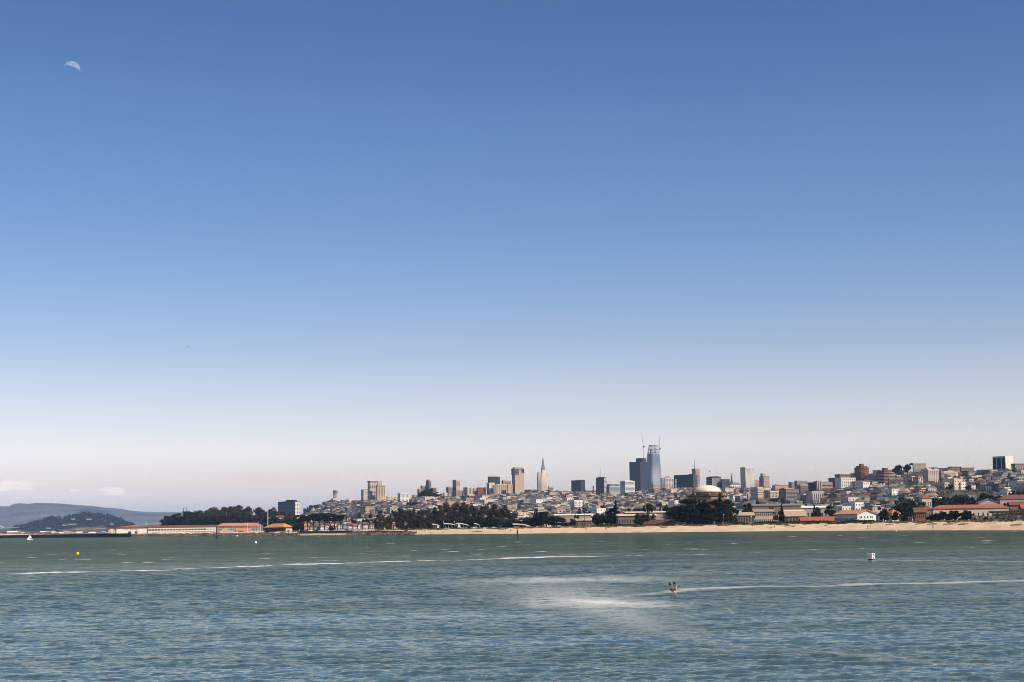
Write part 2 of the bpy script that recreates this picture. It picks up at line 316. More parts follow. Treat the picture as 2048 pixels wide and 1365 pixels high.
# ------------------------------------------------------------------ land
sand = mat('sand', (.66, .48, .32), .95, .12, .12, col2=(.82, .62, .44), bump=.2)
def land(name, p0, p1, npx, roff, m):
    pxs = np.linspace(p0, p1, npx); v = []
    for px in pxs:
        a = px2az(px); rs = float(shore(px))
        for ro in roff:
            r = rs+ro if ro < 1000 else rs+1000+(ro-1000)*(9000-rs-1000)/8000
            z = float(ground_z(px, r))
            if ro < 400: z += .25*math.sin(px*.11+ro*.05)*min(1, max(0, ro)/60) + .18*math.sin(px*.37+ro*.13)*min(1, max(0, ro)/60)
            v.append((r*math.sin(a), r*math.cos(a), z))
    k = len(roff); idx = np.arange(npx*k).reshape(npx, k)
    q = np.stack([idx[:-1, :-1], idx[:-1, 1:], idx[1:, 1:], idx[1:, :-1]], -1).reshape(-1, 4)
    o = link(name, np_mesh(name, np.array(v), q[:, ::-1], [m], smooth=True)); return struct(o)
land('beach', -500, 2650, 700, [-30, -12, -4, 0, 4, 9, 15, 22, 30, 40, 50, 60, 72], sand)
gm = bpy.data.materials.new('city_ground'); gm.use_nodes = True; t = gm.node_tree; pb = t.nodes['Principled BSDF']; pb.inputs['Roughness'].default_value = .95
gn = t.nodes.new('ShaderNodeNewGeometry'); n1 = t.nodes.new('ShaderNodeTexNoise'); n1.inputs['Scale'].default_value = .02; n1.inputs['Detail'].default_value = 8; t.links.new(gn.outputs['Position'], n1.inputs[0])
r1 = t.nodes.new('ShaderNodeValToRGB'); r1.color_ramp.elements[0].position = .42; r1.color_ramp.elements[1].position = .62
r1.color_ramp.elements[0].color = (.035, .04, .02, 1); r1.color_ramp.elements[1].color = (.09, .08, .06, 1); t.links.new(n1.outputs[0], r1.inputs[0]); t.links.new(r1.outputs[0], pb.inputs['Base Color'])
land('ground', -500, 2650, 420, [72, 90, 110, 150, 200, 300, 400, 419, 440, 470, 600, 800] + list(range(1000, 9001, 200)), gm)
# ------------------------------------------------------------------ far hills and island
def ridge_land(name, prof, r0, rc, r1_, m, rough=.10, step=6, seed=1):
    pf = tab(prof); pxs = np.arange(prof[0][0], prof[-1][0]+1, step); rg = np.random.default_rng(seed)
    k = 13; v = []
    ph = rg.random(12)*6.28
    for px in pxs:
        a = px2az(px); ztop = CAMH + (yhor(px)-float(pf(px)))*rc/F
        for j in range(k):
            t_ = j/(k-1); r = r0+(r1_-r0)*t_
            s = math.sin(math.pi*min(t_/(2*(rc-r0)/(r1_-r0)), 1)) if t_ <= (rc-r0)/(r1_-r0) else math.cos(.5*math.pi*(r-rc)/(r1_-rc))
            nzv = 1 - rough*(.5+.25*math.sin(px*.051+j*1.1+ph[0])+.15*math.sin(px*.113-j*1.9+ph[1])+.1*math.sin(px*.31+j*3+ph[2]))*(4*s*(1-s))
            v.append((r*math.sin(a), r*math.cos(a), max(-3, ztop*s*nzv - (3 if j in (0, k-1) else 0))))
    idx = np.arange(len(pxs)*k).reshape(-1, k); q = np.stack([idx[:-1, :-1], idx[:-1, 1:], idx[1:, 1:], idx[1:, :-1]], -1).reshape(-1, 4)
    return struct(link(name, np_mesh(name, np.array(v), q[:, ::-1], [m], smooth=True)))
hm = mat('hill_woods', (.02, .03, .03), 1, .5, .003, col2=(.15, .14, .12), axis_scale=(1, .5, 3))
ridge_land('hills', [(-420, 1024), (-200, 1019), (-60, 1021), (0, 1017), (18, 1017), (25, 1012.5), (38, 1011), (55, 1012), (72, 1010), (118, 1011), (150, 1013.5), (190, 1016), (212, 1019), (235, 1020), (262, 1024.5), (300, 1027), (350, 1027), (420, 1030), (560, 1036), (760, 1046)], 14500, 19500, 24000, hm, rough=.22, step=4)
im = mat('island_ground', (.04, .045, .03), 1, .4, .01, col2=(.12, .10, .07))
ISL = [(-80, 1062), (0, 1058), (40, 1056), (55, 1053), (62, 1050), (85, 1044), (100, 1038), (116, 1039), (123, 1042.5), (129, 1038), (145, 1035), (165, 1030.5), (200, 1031), (220, 1034), (240, 1042), (262, 1051), (275, 1055), (290, 1064)]
ridge_land('island', ISL, 8100, 8500, 8900, im, rough=.12, step=3)
# ------------------------------------------------------------------ foliage
def foliage_mat(name, c1, c2, sc=.35):
    m = bpy.data.materials.new(name); m.use_nodes = True; t = m.node_tree; p = t.nodes['Principled BSDF']; p.inputs['Roughness'].default_value = .8; p.inputs['Specular IOR Level'].default_value = .15
    co = t.nodes.new('ShaderNodeTexCoord'); n = t.nodes.new('ShaderNodeTexNoise'); n.inputs['Scale'].default_value = sc; n.inputs['Detail'].default_value = 6; n.inputs['Roughness'].default_value = .7
    r = t.nodes.new('ShaderNodeValToRGB'); r.color_ramp.elements[0].position = .38; r.color_ramp.elements[1].position = .66; r.color_ramp.elements[0].color = (*c1, 1); r.color_ramp.elements[1].color = (*c2, 1)
    t.links.new(co.outputs['Object'], n.inputs[0]); t.links.new(n.outputs[0], r.inputs[0]); t.links.new(r.outputs[0], p.inputs['Base Color']); return m
fol_cyp = foliage_mat('cypress_foliage', (.007, .009, .005), (.045, .048, .022))
fol_euc = foliage_mat('eucalyptus_foliage', (.024, .020, .012), (.12, .092, .050))
fol_green = foliage_mat('green_foliage', (.012, .020, .008), (.045, .058, .020))
fol_con = foliage_mat('conifer_foliage', (.006, .010, .007), (.022, .030, .016))
fol_far = foliage_mat('hillside_foliage', (.014, .019, .013), (.045, .050, .032))
bark = mat('bark', (.05, .035, .028), .95, .3, 1.5); bark_pale = mat('pale_bark', (.34, .27, .2), .9, .3, 1.5)
def leaves(centres, radii, n, size, rg, flat=1.0):
    """n leaf-sized quads spread through the given lobes"""
    cs = np.array(centres); rs = np.array(radii); vol = rs.prod(1)**.8; k = rg.choice(len(cs), n, p=vol/vol.sum())
    d = rg.normal(size=(n, 3)); d /= np.linalg.norm(d, axis=1)[:, None]; rad = rg.random(n)**.42
    p = cs[k] + d*rs[k]*rad[:, None]
    nrm = rg.normal(size=(n, 3)); nrm[:, 2] *= flat; nrm /= np.linalg.norm(nrm, axis=1)[:, None]
    a = np.cross(nrm, rg.normal(size=(n, 3))); a /= np.linalg.norm(a, axis=1)[:, None]; b = np.cross(nrm, a)
    s = size*rg.uniform(.55, 1.35, (n, 1)); a *= s; b *= s*rg.uniform(.5, 1, (n, 1))
    v = np.stack([p-a-b, p+a-b*.6, p+a*.8+b, p-a*.7+b*.8], 1).reshape(-1, 3)
    return v, np.arange(4*n).reshape(n, 4)
def make_tree_meshes(kind, seed):
    """unit tree: height 1, spread about 1; scaled when placed"""
    rg = np.random.default_rng(seed); C = []; Rd = []; tr = MB()
    if kind == 'cypress':
        nl = 22
        for i in range(nl):
            h = rg.uniform(.20, .90); sp = .44*(1-.45*abs(h-.5)/.4); a = rg.uniform(0, 6.28); rr = sp*math.sqrt(rg.random())
            C.append((rr*math.cos(a), rr*math.sin(a), h)); Rd.append((rg.uniform(.15, .25), rg.uniform(.15, .25), rg.uniform(.055, .10)))
        n, size, fm, bm = 4200, .027, fol_cyp, bark
        tr.tube([(0,0,-.05),(.01,0,.25),(.03,.01,.5),(.02,.02,.75)], [.035,.026,.018,.006])
    elif kind == 'umbrella':
        for i in range(13):
            h = rg.uniform(.62, .94); a = rg.uniform(0, 6.28); rr = .44*math.sqrt(rg.random())
            C.append((rr*math.cos(a), rr*math.sin(a), h)); Rd.append((rg.uniform(.14, .22), rg.uniform(.14, .22), rg.uniform(.045, .08)))
        n, size, fm, bm = 3600, .024, fol_cyp, bark
        tr.tube([(0,0,-.05),(.02,0,.3),(-.01,.01,.55),(.01,.02,.8)], [.030,.024,.018,.006])
    elif kind == 'euc':
        for i in range(26):
            h = rg.uniform(.12, .93); sp = .36*(.45+.75*math.sin(math.pi*min(1, h*.85))); a = rg.uniform(0, 6.28); rr = sp*math.sqrt(rg.random())
            q = rg.uniform(.10, .17); C.append((rr*math.cos(a), rr*math.sin(a), h)); Rd.append((q, q, q*rg.uniform(.6, 1.0)))
        n, size, fm, bm = 4400, .023, fol_euc, bark_pale
        tr.tube([(0,0,-.05),(.01,0,.3),(-.01,.01,.6),(.02,.02,.88)], [.026,.020,.013,.004])
    elif kind == 'conifer':
        for i in range(16):
            h = .14+.84*i/15; sp = .30*(1-h)+.015; a = i*2.4
            C.append((sp*.5*math.cos(a), sp*.5*math.sin(a), h)); Rd.append((sp+.03, sp+.03, .05))
        n, size, fm, bm = 3200, .024, fol_con, bark
        tr.tube([(0,0,-.05),(0,0,.5),(0,0,.95)], [.025,.015,.003])
    elif kind == 'bush':
        for i in range(14):
            h = rg.uniform(.12, .80); a = rg.uniform(0, 6.28); rr = .40*math.sqrt(rg.random())*(1.05-.55*h)
            C.append((rr*math.cos(a), rr*math.sin(a), h)); Rd.append((rg.uniform(.12, .2), rg.uniform(.12, .2), rg.uniform(.12, .19)))
        n, size, fm, bm = 3600, .030, fol_green, bark
        tr.tube([(0,0,-.05),(0,0,.3),(.02,0,.6)], [.04,.03,.008])
    else:   # round hillside tree
        for i in range(12):
            h = rg.uniform(.28, .86); a = rg.uniform(0, 6.28); rr = .34*math.sqrt(rg.random())
            C.append((rr*math.cos(a), rr*math.sin(a), h)); Rd.append((rg.uniform(.13, .2), rg.uniform(.13, .2), rg.uniform(.09, .15)))
        n, size, fm, bm = 2200, .033, fol_far, bark
        tr.tube([(0,0,-.05),(0,0,.3),(.02,0,.6)], [.035,.025,.008])
    for c in C[::2]:
        zb = .25+.3*rg.random() if kind not in ('bush', 'conifer') else .15
        tr.tube([(0, 0, min(zb, c[2]*.7)), (c[0]*.5, c[1]*.5, (zb+c[2])*.5), c], [.013, .009, .003], 5)
    if kind == 'conifer': fl = 2.2
    else: fl = 1.6
    v, q = leaves(C, Rd, n, size, rg, fl)
    return np_mesh(kind+'_crown', v, q, [fm]), tr.mesh(kind+'_trunk', bm)
TM = {}
for kd, cnt in (('cypress', 4), ('umbrella', 3), ('euc', 5), ('conifer', 2), ('bush', 4), ('round', 4)):
    TM[kd] = [make_tree_meshes(kd, 100*i+len(kd)) for i in range(cnt)]
TNAME = dict(cypress='cypress_tree', umbrella='umbrella_cypress', euc='eucalyptus_tree', conifer='conifer_tree', bush='round_bush', round='broadleaf_tree')
LMK = []
OCC = []   # picture rectangles already hidden by nearer things
def tree(kind, px, ytop, r, wpx, label, group=None, pale=False, foli=None, zb=None):
    """px: centre, ytop: picture height of the top, wpx: picture width"""
    top = P(px, ytop, r); z0 = gz(top.x, top.y) if zb is None else zb; h = top.z-z0
    if h < 1: h = 1
    wd = wpx*r/F
    o = root(TNAME[kind], (top.x, top.y, z0), random.uniform(0, 6.28))
    cm, tm = random.choice(TM[kind])
    for nm, me in (('crown', cm), ('trunk', tm)):
        c = link(nm, me, o); c.scale = (wd*1.02, wd*1.02, h*1.03)
    if kind == 'bush' or kind == 'round': c = None
    tag(o, label, 'bush' if kind == 'bush' else 'tree', group or 'trees and bushes standing along the shore', px)
    OCC.append((r, px-wpx*.4, px+wpx*.4, ytop+.12*h*F/r, ytop+h*F/r))
    return o
def row(kind, x0, x1, n, ytab, r0, r1_, w0, w1, label, group, jit=3, **k):
    yt = tab(ytab)
    for i in range(n):
        px = x0+(x1-x0)*(i+.5)/n + random.uniform(-.3, .3)*(x1-x0)/n
        tree(kind, px, float(yt(px))+random.uniform(0, jit), random.uniform(r0, r1_), random.uniform(w0, w1), label, group, **k)
# bluff trees over the piers
row('cypress', 328, 400, 6, [(323, 1034), (340, 1030), (355, 1024), (372, 1021), (390, 1020), (404, 1024)], 2420, 2560, 24, 34, 'dark spreading cypress on the bluff above the long white pier shed', 'bluff trees', jit=2)
row('euc', 385, 560, 14, [(385, 1022), (412, 1022), (425, 1017), (440, 1015), (455, 1018), (462, 1013), (480, 1012), (500, 1013), (512, 1017), (525, 1017), (560, 1020), (575, 1026)], 2440, 2560, 36, 46, 'tall dusky eucalyptus on the bluff above the red roofed barracks', 'bluff trees', jit=3)
row('cypress', 335, 600, 16, [(335, 1036), (400, 1031), (540, 1030), (600, 1036)], 2320, 2400, 34, 46, 'dark low cypress at the foot of the bluff', 'bluff trees', jit=5)
row('euc', 560, 600, 3, [(560, 1022), (600, 1034)], 2560, 2600, 18, 24, 'small dusky eucalyptus in front of the grey glass block', 'bluff trees', jit=3)
# umbrella cypresses over the car park
row('umbrella', 600, 684, 8, [(590, 1036), (612, 1028), (630, 1026), (660, 1027), (680, 1030), (690, 1034)], 1640, 1720, 30, 40, 'flat topped dark cypress with bare trunk beside the marina', 'flat topped cypresses by the marina', jit=3)
row('bush', 588, 604, 2, [(590, 1042), (605, 1040)], 1660, 1700, 18, 24, 'dark bush left of the flat topped cypresses', 'marina bushes')
tree('bush', 664, 1053, 1600, 20, 'low round bush standing on the grass right of the flat topped cypresses')
# grove behind the beach
row('euc', 745, 800, 4, [(745, 1030), (765, 1032), (780, 1028), (800, 1016)], 1500, 1560, 20, 28, 'slim eucalyptus at the left end of the beach grove', 'beach grove', jit=4)
row('round', 700, 800, 5, [(700, 1034), (800, 1032)], 1800, 1900, 18, 26, 'rounded dark tree among the red roofed marina houses', 'marina trees', jit=5)
row('euc', 800, 1030, 17, [(800, 1019), (815, 1017), (842, 1022), (862, 1020), (880, 1013), (900, 1007), (915, 1003), (930, 1008), (945, 1014), (965, 1013), (985, 1010), (1000, 1011), (1018, 1022), (1035, 1032)], 1420, 1520, 28, 39, 'tall brownish eucalyptus in the grove behind the picnic shelters', 'beach grove', jit=3)
row('euc', 800, 1030, 9, [(800, 1028), (1030, 1034)], 1380, 1410, 26, 34, 'shorter eucalyptus at the front of the beach grove', 'beach grove', jit=6)
row('cypress', 880, 1040, 8, [(880, 1040), (950, 1034), (1040, 1040)], 1360, 1380, 28, 38, 'low dark cypress at the foot of the beach grove', 'beach grove', jit=4)
row('cypress', 1042, 1090, 3, [(1042, 1038), (1065, 1032), (1090, 1025)], 1300, 1340, 30, 38, 'black green cypress left of the palm by the promenade', 'promenade cypresses', jit=2)
for q_ in ((1046, 1044, 34), (1058, 1041, 36), (1070, 1036, 38), (1082, 1030, 40), (1130, 1045, 26)): tree('cypress', q_[0], q_[1], 1280, q_[2], 'black green cypress filling the thicket around the broad mound', 'promenade cypresses')
tree('cypress', 1092, 1023, 1290, 48, 'broad black green cypress mound right of the beach grove')
tree('cypress', 1112, 1033, 1290, 40, 'lower cypress mound sloping down right of the broad black one')
tree('bush', 1144, 1036, 1280, 20, 'dark bushy tree left of the flat roofed brown sheds'); tree('round', 1154, 1028, 1290, 14, 'small round tree just left of the tall palm')
row('bush', 1183, 1212, 2, [(1183, 1026), (1212, 1024)], 1240, 1260, 24, 28, 'dark bush beside the pointed conifer', 'conifer bushes', jit=2)
tree('conifer', 1231, 1002, 1230, 34, 'tall pointed dark conifer left of the brown sheds'); tree('cypress', 1222, 1016, 1235, 30, 'dark cypress leaning against the pointed conifer')
row('round', 1255, 1282, 3, [(1255, 1014), (1282, 1013)], 1500, 1560, 20, 26, 'dark rounded tree behind the tan topped brown shed', 'trees behind the brown sheds', jit=2)
tree('euc', 1298, 1009, 1180, 28, 'leafy eucalyptus with a pale forked trunk in front of the shed')
tree('bush', 1276, 1026, 1170, 20, 'dark bush in front of the long brown shed'); tree('conifer', 1320, 1006, 1650, 12, 'slim conifer behind the brown shed')
row('cypress', 1335, 1362, 3, [(1335, 1014), (1362, 1006)], 1240, 1300, 30, 36, 'dark cypress left of the big cypress before the dome', 'dome cypresses', jit=3)
tree('cypress', 1388, 994, 1085, 76, 'huge black cypress hiding the lower left of the domed rotunda')
tree('cypress', 1412, 1003, 1075, 66, 'broad black cypress directly below the dome')
tree('cypress', 1375, 1012, 1070, 56, 'lower spreading black cypress left of the dome cypresses')
tree('cypress', 1437, 1008, 1090, 46, 'black cypress between the two tall ones below the dome')
tree('conifer', 1440, 988, 1080, 40, 'tall narrow black cypress rising past the right of the dome'); tree('cypress', 1454, 1000, 1082, 38, 'black cypress on the right edge of the dome cluster')
tree('bush', 1408, 1040, 1070, 60, 'low dark undergrowth bush below the broad black cypress')
tree('euc', 1466, 1022, 1150, 24, 'thin sparse tree right of the dome cypresses')
tree('cypress', 1488, 1006, 1200, 18, 'dark tree left of the striped balcony block'); tree('cypress', 1497, 1007, 1210, 22, 'dark leaning tree below the striped balcony block')
tree('cypress', 1499, 1022, 1195, 22, 'low dark tree below the striped balcony block')
tree('round', 1543, 1012, 1280, 14, 'dark tree among the low tan sheds'); tree('conifer', 1563, 1010, 1260, 22, 'dark conifer among the low tan sheds'); tree('cypress', 1560, 1022, 1255, 34, 'dark cypress right of the low tan sheds')
tree('round', 1632, 1012, 1350, 22, 'dark tree left of the orange roofed warehouse, farther'); tree('conifer', 1628, 1006, 1360, 14, 'slim dark conifer left of the orange roofed warehouse')
tree('cypress', 1662, 1009, 1400, 30, 'windswept dark cypress behind the orange roofed warehouse')
tree('round', 1764, 1012, 1400, 26, 'dark tree above the bushes right of the orange roofed warehouse')
for px, yt, wd, lb in ((1768, 1020, 25, 'left of three round dark green bushes by the beach'), (1789, 1022, 22, 'middle of three round dark green bushes by the beach'), (1810, 1022, 24, 'right of three round dark green bushes by the beach')): tree('bush', px, yt, 1010, wd, lb, 'three round bushes')
tree('round', 1806, 990, 1500, 50, 'large dark green tree above the three round bushes'); tree('round', 1794, 998, 1490, 36, 'dark tree at the left of the large dark green tree'); tree('round', 1822, 1000, 1480, 36, 'dark tree at the right of the large dark green tree')
tree('round', 1841, 1001, 1500, 22, 'dark tree left of the yellow house with red roof')
for px, yt, wd in ((1861, 1028, 22), (1873, 1025, 22), (1886, 1022, 26), (1909, 1019, 34), (1934, 1020, 30), (1944, 1028, 22), (1925, 1024, 28), (1897, 1026, 24)): tree('bush', px, yt, 930, wd, 'dark green bush in front of the long red roofed barracks', 'bushes before the barracks')
for q_ in ((1992, 1034, 14), (1972, 1033, 12), (2030, 1034, 16)): tree('bush', q_[0], q_[1], 800, q_[2], 'low green dune bush in front of the overpass', 'overpass bushes')
tree('bush', 2010, 1032, 880, 15, 'small green bush below the concrete overpass'); tree('bush', 2050, 1030, 880, 20, 'green bush at the right edge below the overpass')
row('round', 1865, 2000, 17, [(1865, 994), (1880, 990), (1900, 987), (1930, 988), (1955, 988), (1965, 982), (1985, 984), (2000, 990)], 1760, 1850, 24, 34, 'dark tree in the wooded belt above the long red roofed barracks', 'wooded belt', jit=3)
row('round', 1870, 1985, 8, [(1870, 1000), (1985, 998)], 1640, 1700, 22, 30, 'dark tree in front of the wooded belt', 'wooded belt', jit=3)
row('round', 2002, 2050, 5, [(2002, 1004), (2050, 1003)], 1300, 1380, 14, 20, 'olive tree in front of the hangars at the right', 'hangar trees', jit=3)
row('round', 2015, 2060, 5, [(2015, 980), (2060, 978)], 1900, 2000, 14, 22, 'dark tree behind the hangars at the right', 'hangar trees', jit=3)
# hillside and ridge trees
row('round', 607, 650, 7, [(605, 1018), (618, 1010), (632, 1006), (650, 1010)], 4650, 4800, 9, 13, 'dark tree on the left shoulder of the hill with the round tower', 'tower hill trees', jit=2)
row('round', 650, 706, 12, [(650, 1001), (658, 999), (668, 1003), (676, 999), (690, 999), (706, 1009)], 4700, 4850, 10, 16, 'dark tree crowning the hill around the round tower', 'tower hill trees', jit=2)
row('round', 708, 735, 4, [(708, 1005), (735, 1003)], 3900, 4000, 10, 14, 'dark tree left of the twin tan towers', 'ridge trees', jit=2)
row('round', 755, 800, 7, [(755, 1003), (800, 998)], 3700, 3850, 10, 16, 'dark tree on the slope right of the twin tan towers', 'ridge trees', jit=4)
row('round', 838, 888, 12, [(838, 982), (850, 978), (862, 976), (875, 985), (888, 989)], 3600, 3750, 12, 18, 'dark tree around the hilltop tower with the red cap', 'red cap hill trees', jit=5)
row('round', 815, 850, 6, [(815, 1003), (850, 1003)], 3300, 3400, 12, 18, 'dark tree on the slope right of the white block', 'slope trees', jit=4)
row('round', 926, 962, 8, [(926, 990), (945, 991), (962, 994)], 3500, 3600, 13, 18, 'dark tree below the long pink apartment block', 'pink block trees', jit=3)
row('round', 1049, 1076, 5, [(1049, 978), (1076, 979)], 3850, 3950, 8, 11, 'dark tree on the ridge between the tan tower and the pyramid', 'pyramid ridge trees', jit=2)
row('round', 1108, 1140, 6, [(1108, 984), (1120, 981), (1140, 982)], 3850, 3950, 8, 12, 'dark tree on the ridge left of the black block', 'black block trees', jit=2)
row('round', 1690, 1830, 10, [(1690, 975), (1700, 977), (1760, 965), (1830, 985)], 2500, 2700, 10, 16, 'dark tree among the houses below the round brick towers', 'right slope trees', jit=10)
tree('round', 1797, 928, 2900, 18, 'bushy dark tree on the skyline left of the striped block'); tree('round', 1815, 925, 2900, 22, 'broad dark tree on the skyline touching the striped block'); tree('round', 1788, 935, 2900, 12, 'low dark tree on the skyline above the cream block')
tree('round', 1882, 938, 2750, 12, 'feathery tree on the skyline beside the cream blocks')
row('round', 1880, 2040, 10, [(1880, 968), (2040, 962)], 2250, 2450, 12, 18, 'dark tree on the upper slope at the right', 'upper right trees', jit=8)
row('round', 1060, 1660, 34, [(1060, 1010), (1300, 1005), (1660, 990)], 2300, 2900, 9, 15, 'dark tree poking up among the pale hillside houses', 'hillside trees', jit=25)
row('round', 700, 1000, 12, [(700, 1020), (1000, 1012)], 2500, 3100, 10, 15, 'dark tree among the houses below the ridge', 'hillside trees', jit=12)
# one tall palm
def palm(px, ytop, r, label):
    top = P(px, ytop, r); z0 = gz(top.x, top.y); o = root('palm_tree', (top.x, top.y, z0)); h = top.z-z0-1
    MB().tube([(0,0,-.3),(.1,0,h*.5),(.2,0,h)], [.28,.2,.16], 8).obj('trunk', bark, o)
    m = MB()
    for i in range(16):
        a = i*2.4; el = .8-(i % 4)*.5; q = [(.2+t_*2.2*math.cos(a), t_*2.2*math.sin(a), h+math.sin(el)*t_*1.8-.9*t_*t_) for t_ in (0, .35, .7, 1)]
        m.tube(q, [.06, .28, .22, .03], 4)
    m.obj('crown', fol_con, o); tag(o, label, 'palm tree')
palm(1168, 1020, 1270, 'single slim palm on the promenade between bushes and brown sheds')
# stuff: woods on the island, dune grass
def stuff_leaves(name, pts, size, n_per, mt, spread, label, cat, flat=1.5):
    rg = np.random.default_rng(11); C = np.array(pts); n = len(pts)*n_per
    p = np.repeat(C, n_per, 0) + rg.normal(size=(n, 3))*np.array(spread)
    nrm = rg.normal(size=(n, 3)); nrm[:, 2] *= flat; nrm /= np.linalg.norm(nrm, axis=1)[:, None]
    a = np.cross(nrm, rg.normal(size=(n, 3))); a /= np.linalg.norm(a, axis=1)[:, None]; b = np.cross(nrm, a)
    s = size*rg.uniform(.5, 1.3, (n, 1)); a *= s; b *= s*.8
    v = np.stack([p-a-b, p+a-b*.6, p+a*.8+b, p-a*.7+b*.8], 1).reshape(-1, 3)
    o = link(name, np_mesh(name, v, np.arange(4*n).reshape(n, 4), [mt])); return struct(o, 'stuff', label, cat)
pf = tab(ISL); pts = []
for i in range(900):
    px = random.uniform(30, 268); top = (yhor(px)-float(pf(px))); fr = random.random()**.7
    if abs(px-175) < 60 and fr < .28: continue
    r = 8130+370*(2/math.pi)*math.asin(fr); z = CAMH+top*8500/F*fr; a = px2az(px)
    pts.append((r*math.sin(a), r*math.cos(a), z+4))
stuff_leaves('island_woods', pts, 3.4, 22, fol_con, (6, 6, 4.0), 'dark woods covering the island in front of the far blue hills', 'woods')
pts = []
for i in range(5200):
    px = random.uniform(745, 2250); off = 52+abs(random.gauss(0, 1))*26
    if math.sin(px*.045)+math.sin(px*.017+1)+.6*math.sin(px*.13) < -.55 and off < 75: continue
    r = float(shore(px))+off; a = px2az(px); pts.append((r*math.sin(a), r*math.cos(a), float(ground_z(px, r))+.25))
dune = foliage_mat('dune_grass', (.055, .058, .022), (.22, .19, .09), .08)
stuff_leaves('dune_grass', pts, .32, 9, dune, (.9, .9, .22), 'low olive dune grass and scrub along the top of the beach', 'grass', flat=.6)
pts = []
for (xa, xb, o0, o1) in ((1502, 1566, 85, 110), (1580, 1672, 80, 105), (1180, 1290, 90, 130), (1450, 1500, 80, 110), (1560, 1600, 80, 95), (1680, 1760, 62, 70)):
    for i in range(int((xb-xa)*5)):
        px = random.uniform(xa, xb); r = float(shore(px))+random.uniform(o0, o1); a = px2az(px); pts.append((r*math.sin(a), r*math.cos(a), float(ground_z(px, r))+random.uniform(.2, 1.5)*math.sin(math.pi*(px-xa)/(xb-xa))**.4))
stuff_leaves('scrub', pts, .30, 9, fol_green, (.8, .8, .3), 'dark green coastal scrub behind the dunes', 'scrub')
# ------------------------------------------------------------------ buildings
def frame(px, r, xl, xr, eff=32.0):
    """near corner, turn and the lengths of the right and left faces"""
    al = px2az(px); phi = R_(eff) - al
    phi = max(R_(12), min(R_(48), phi)); e = phi+al; s = r/F
    a = (xr-px)*s/math.cos(e) if xr > px else 4.0
    b = (px-xl)*s/math.sin(e) if px > xl else max(8.0, min(a*.7, 25))
    return phi, a, min(b, 120)
WM = {}
def wmesh(name, wd, h, m):
    k = (name, round(wd, 1), round(h, 1), m.name)
    if k not in WM: WM[k] = MB().box(-wd/2, wd/2, -.12, .12, -h/2, h/2).mesh(name, m)
    return WM[k]
def windows(o, side, ln, z0, z1, rows, cols, style, gm_, cap, wf=.55, hf=.5, top=0):
    """side R: along +x at y=0; side L: along +y at x=0"""
    fh = (z1-z0)/rows; name = 'window'
    m = MB(); extra = 0
    if style == 'band':
        for i in range(rows):
            z = z0+fh*(i+.5)
            c = link('window_band', wmesh('window_band', ln*.94, fh*hf, gm_), o)
            if side == 'R': c.location = (ln/2, -.03, z)
            else: c.location = (-.03, ln/2, z); c.rotation_euler = (0, 0, math.pi/2)
        return 0
    if style == 'col':
        for j in range(cols):
            u = ln*(j+.5)/cols; c = link('window_strip', wmesh('window_strip', ln/cols*wf, (z1-z0)*.94, gm_), o)
            if side == 'R': c.location = (u, -.03, (z0+z1)/2)
            else: c.location = (-.03, u, (z0+z1)/2); c.rotation_euler = (0, 0, math.pi/2)
        return 0
    used = 0
    for i in range(rows-1, -1, -1):
        for j in range(cols):
            u = ln*(j+.5)/cols; z = z0+fh*(i+.5); wd = ln/cols*wf; h = fh*hf
            if used < cap:
                c = link('window', wmesh('window', wd, h, gm_), o); used += 1
                if side == 'R': c.location = (u, -.03, z)
                else: c.location = (-.03, u, z); c.rotation_euler = (0, 0, math.pi/2)
            elif side == 'R': m.box(u-wd/2, u+wd/2, -.15, .09, z-h/2, z+h/2); extra = 1
            else: m.box(-.15, .09, u-wd/2, u+wd/2, z-h/2, z+h/2); extra = 1
    if extra:
        x = m.obj('windows', gm_, o); x['kind'] = 'stuff'
    return used
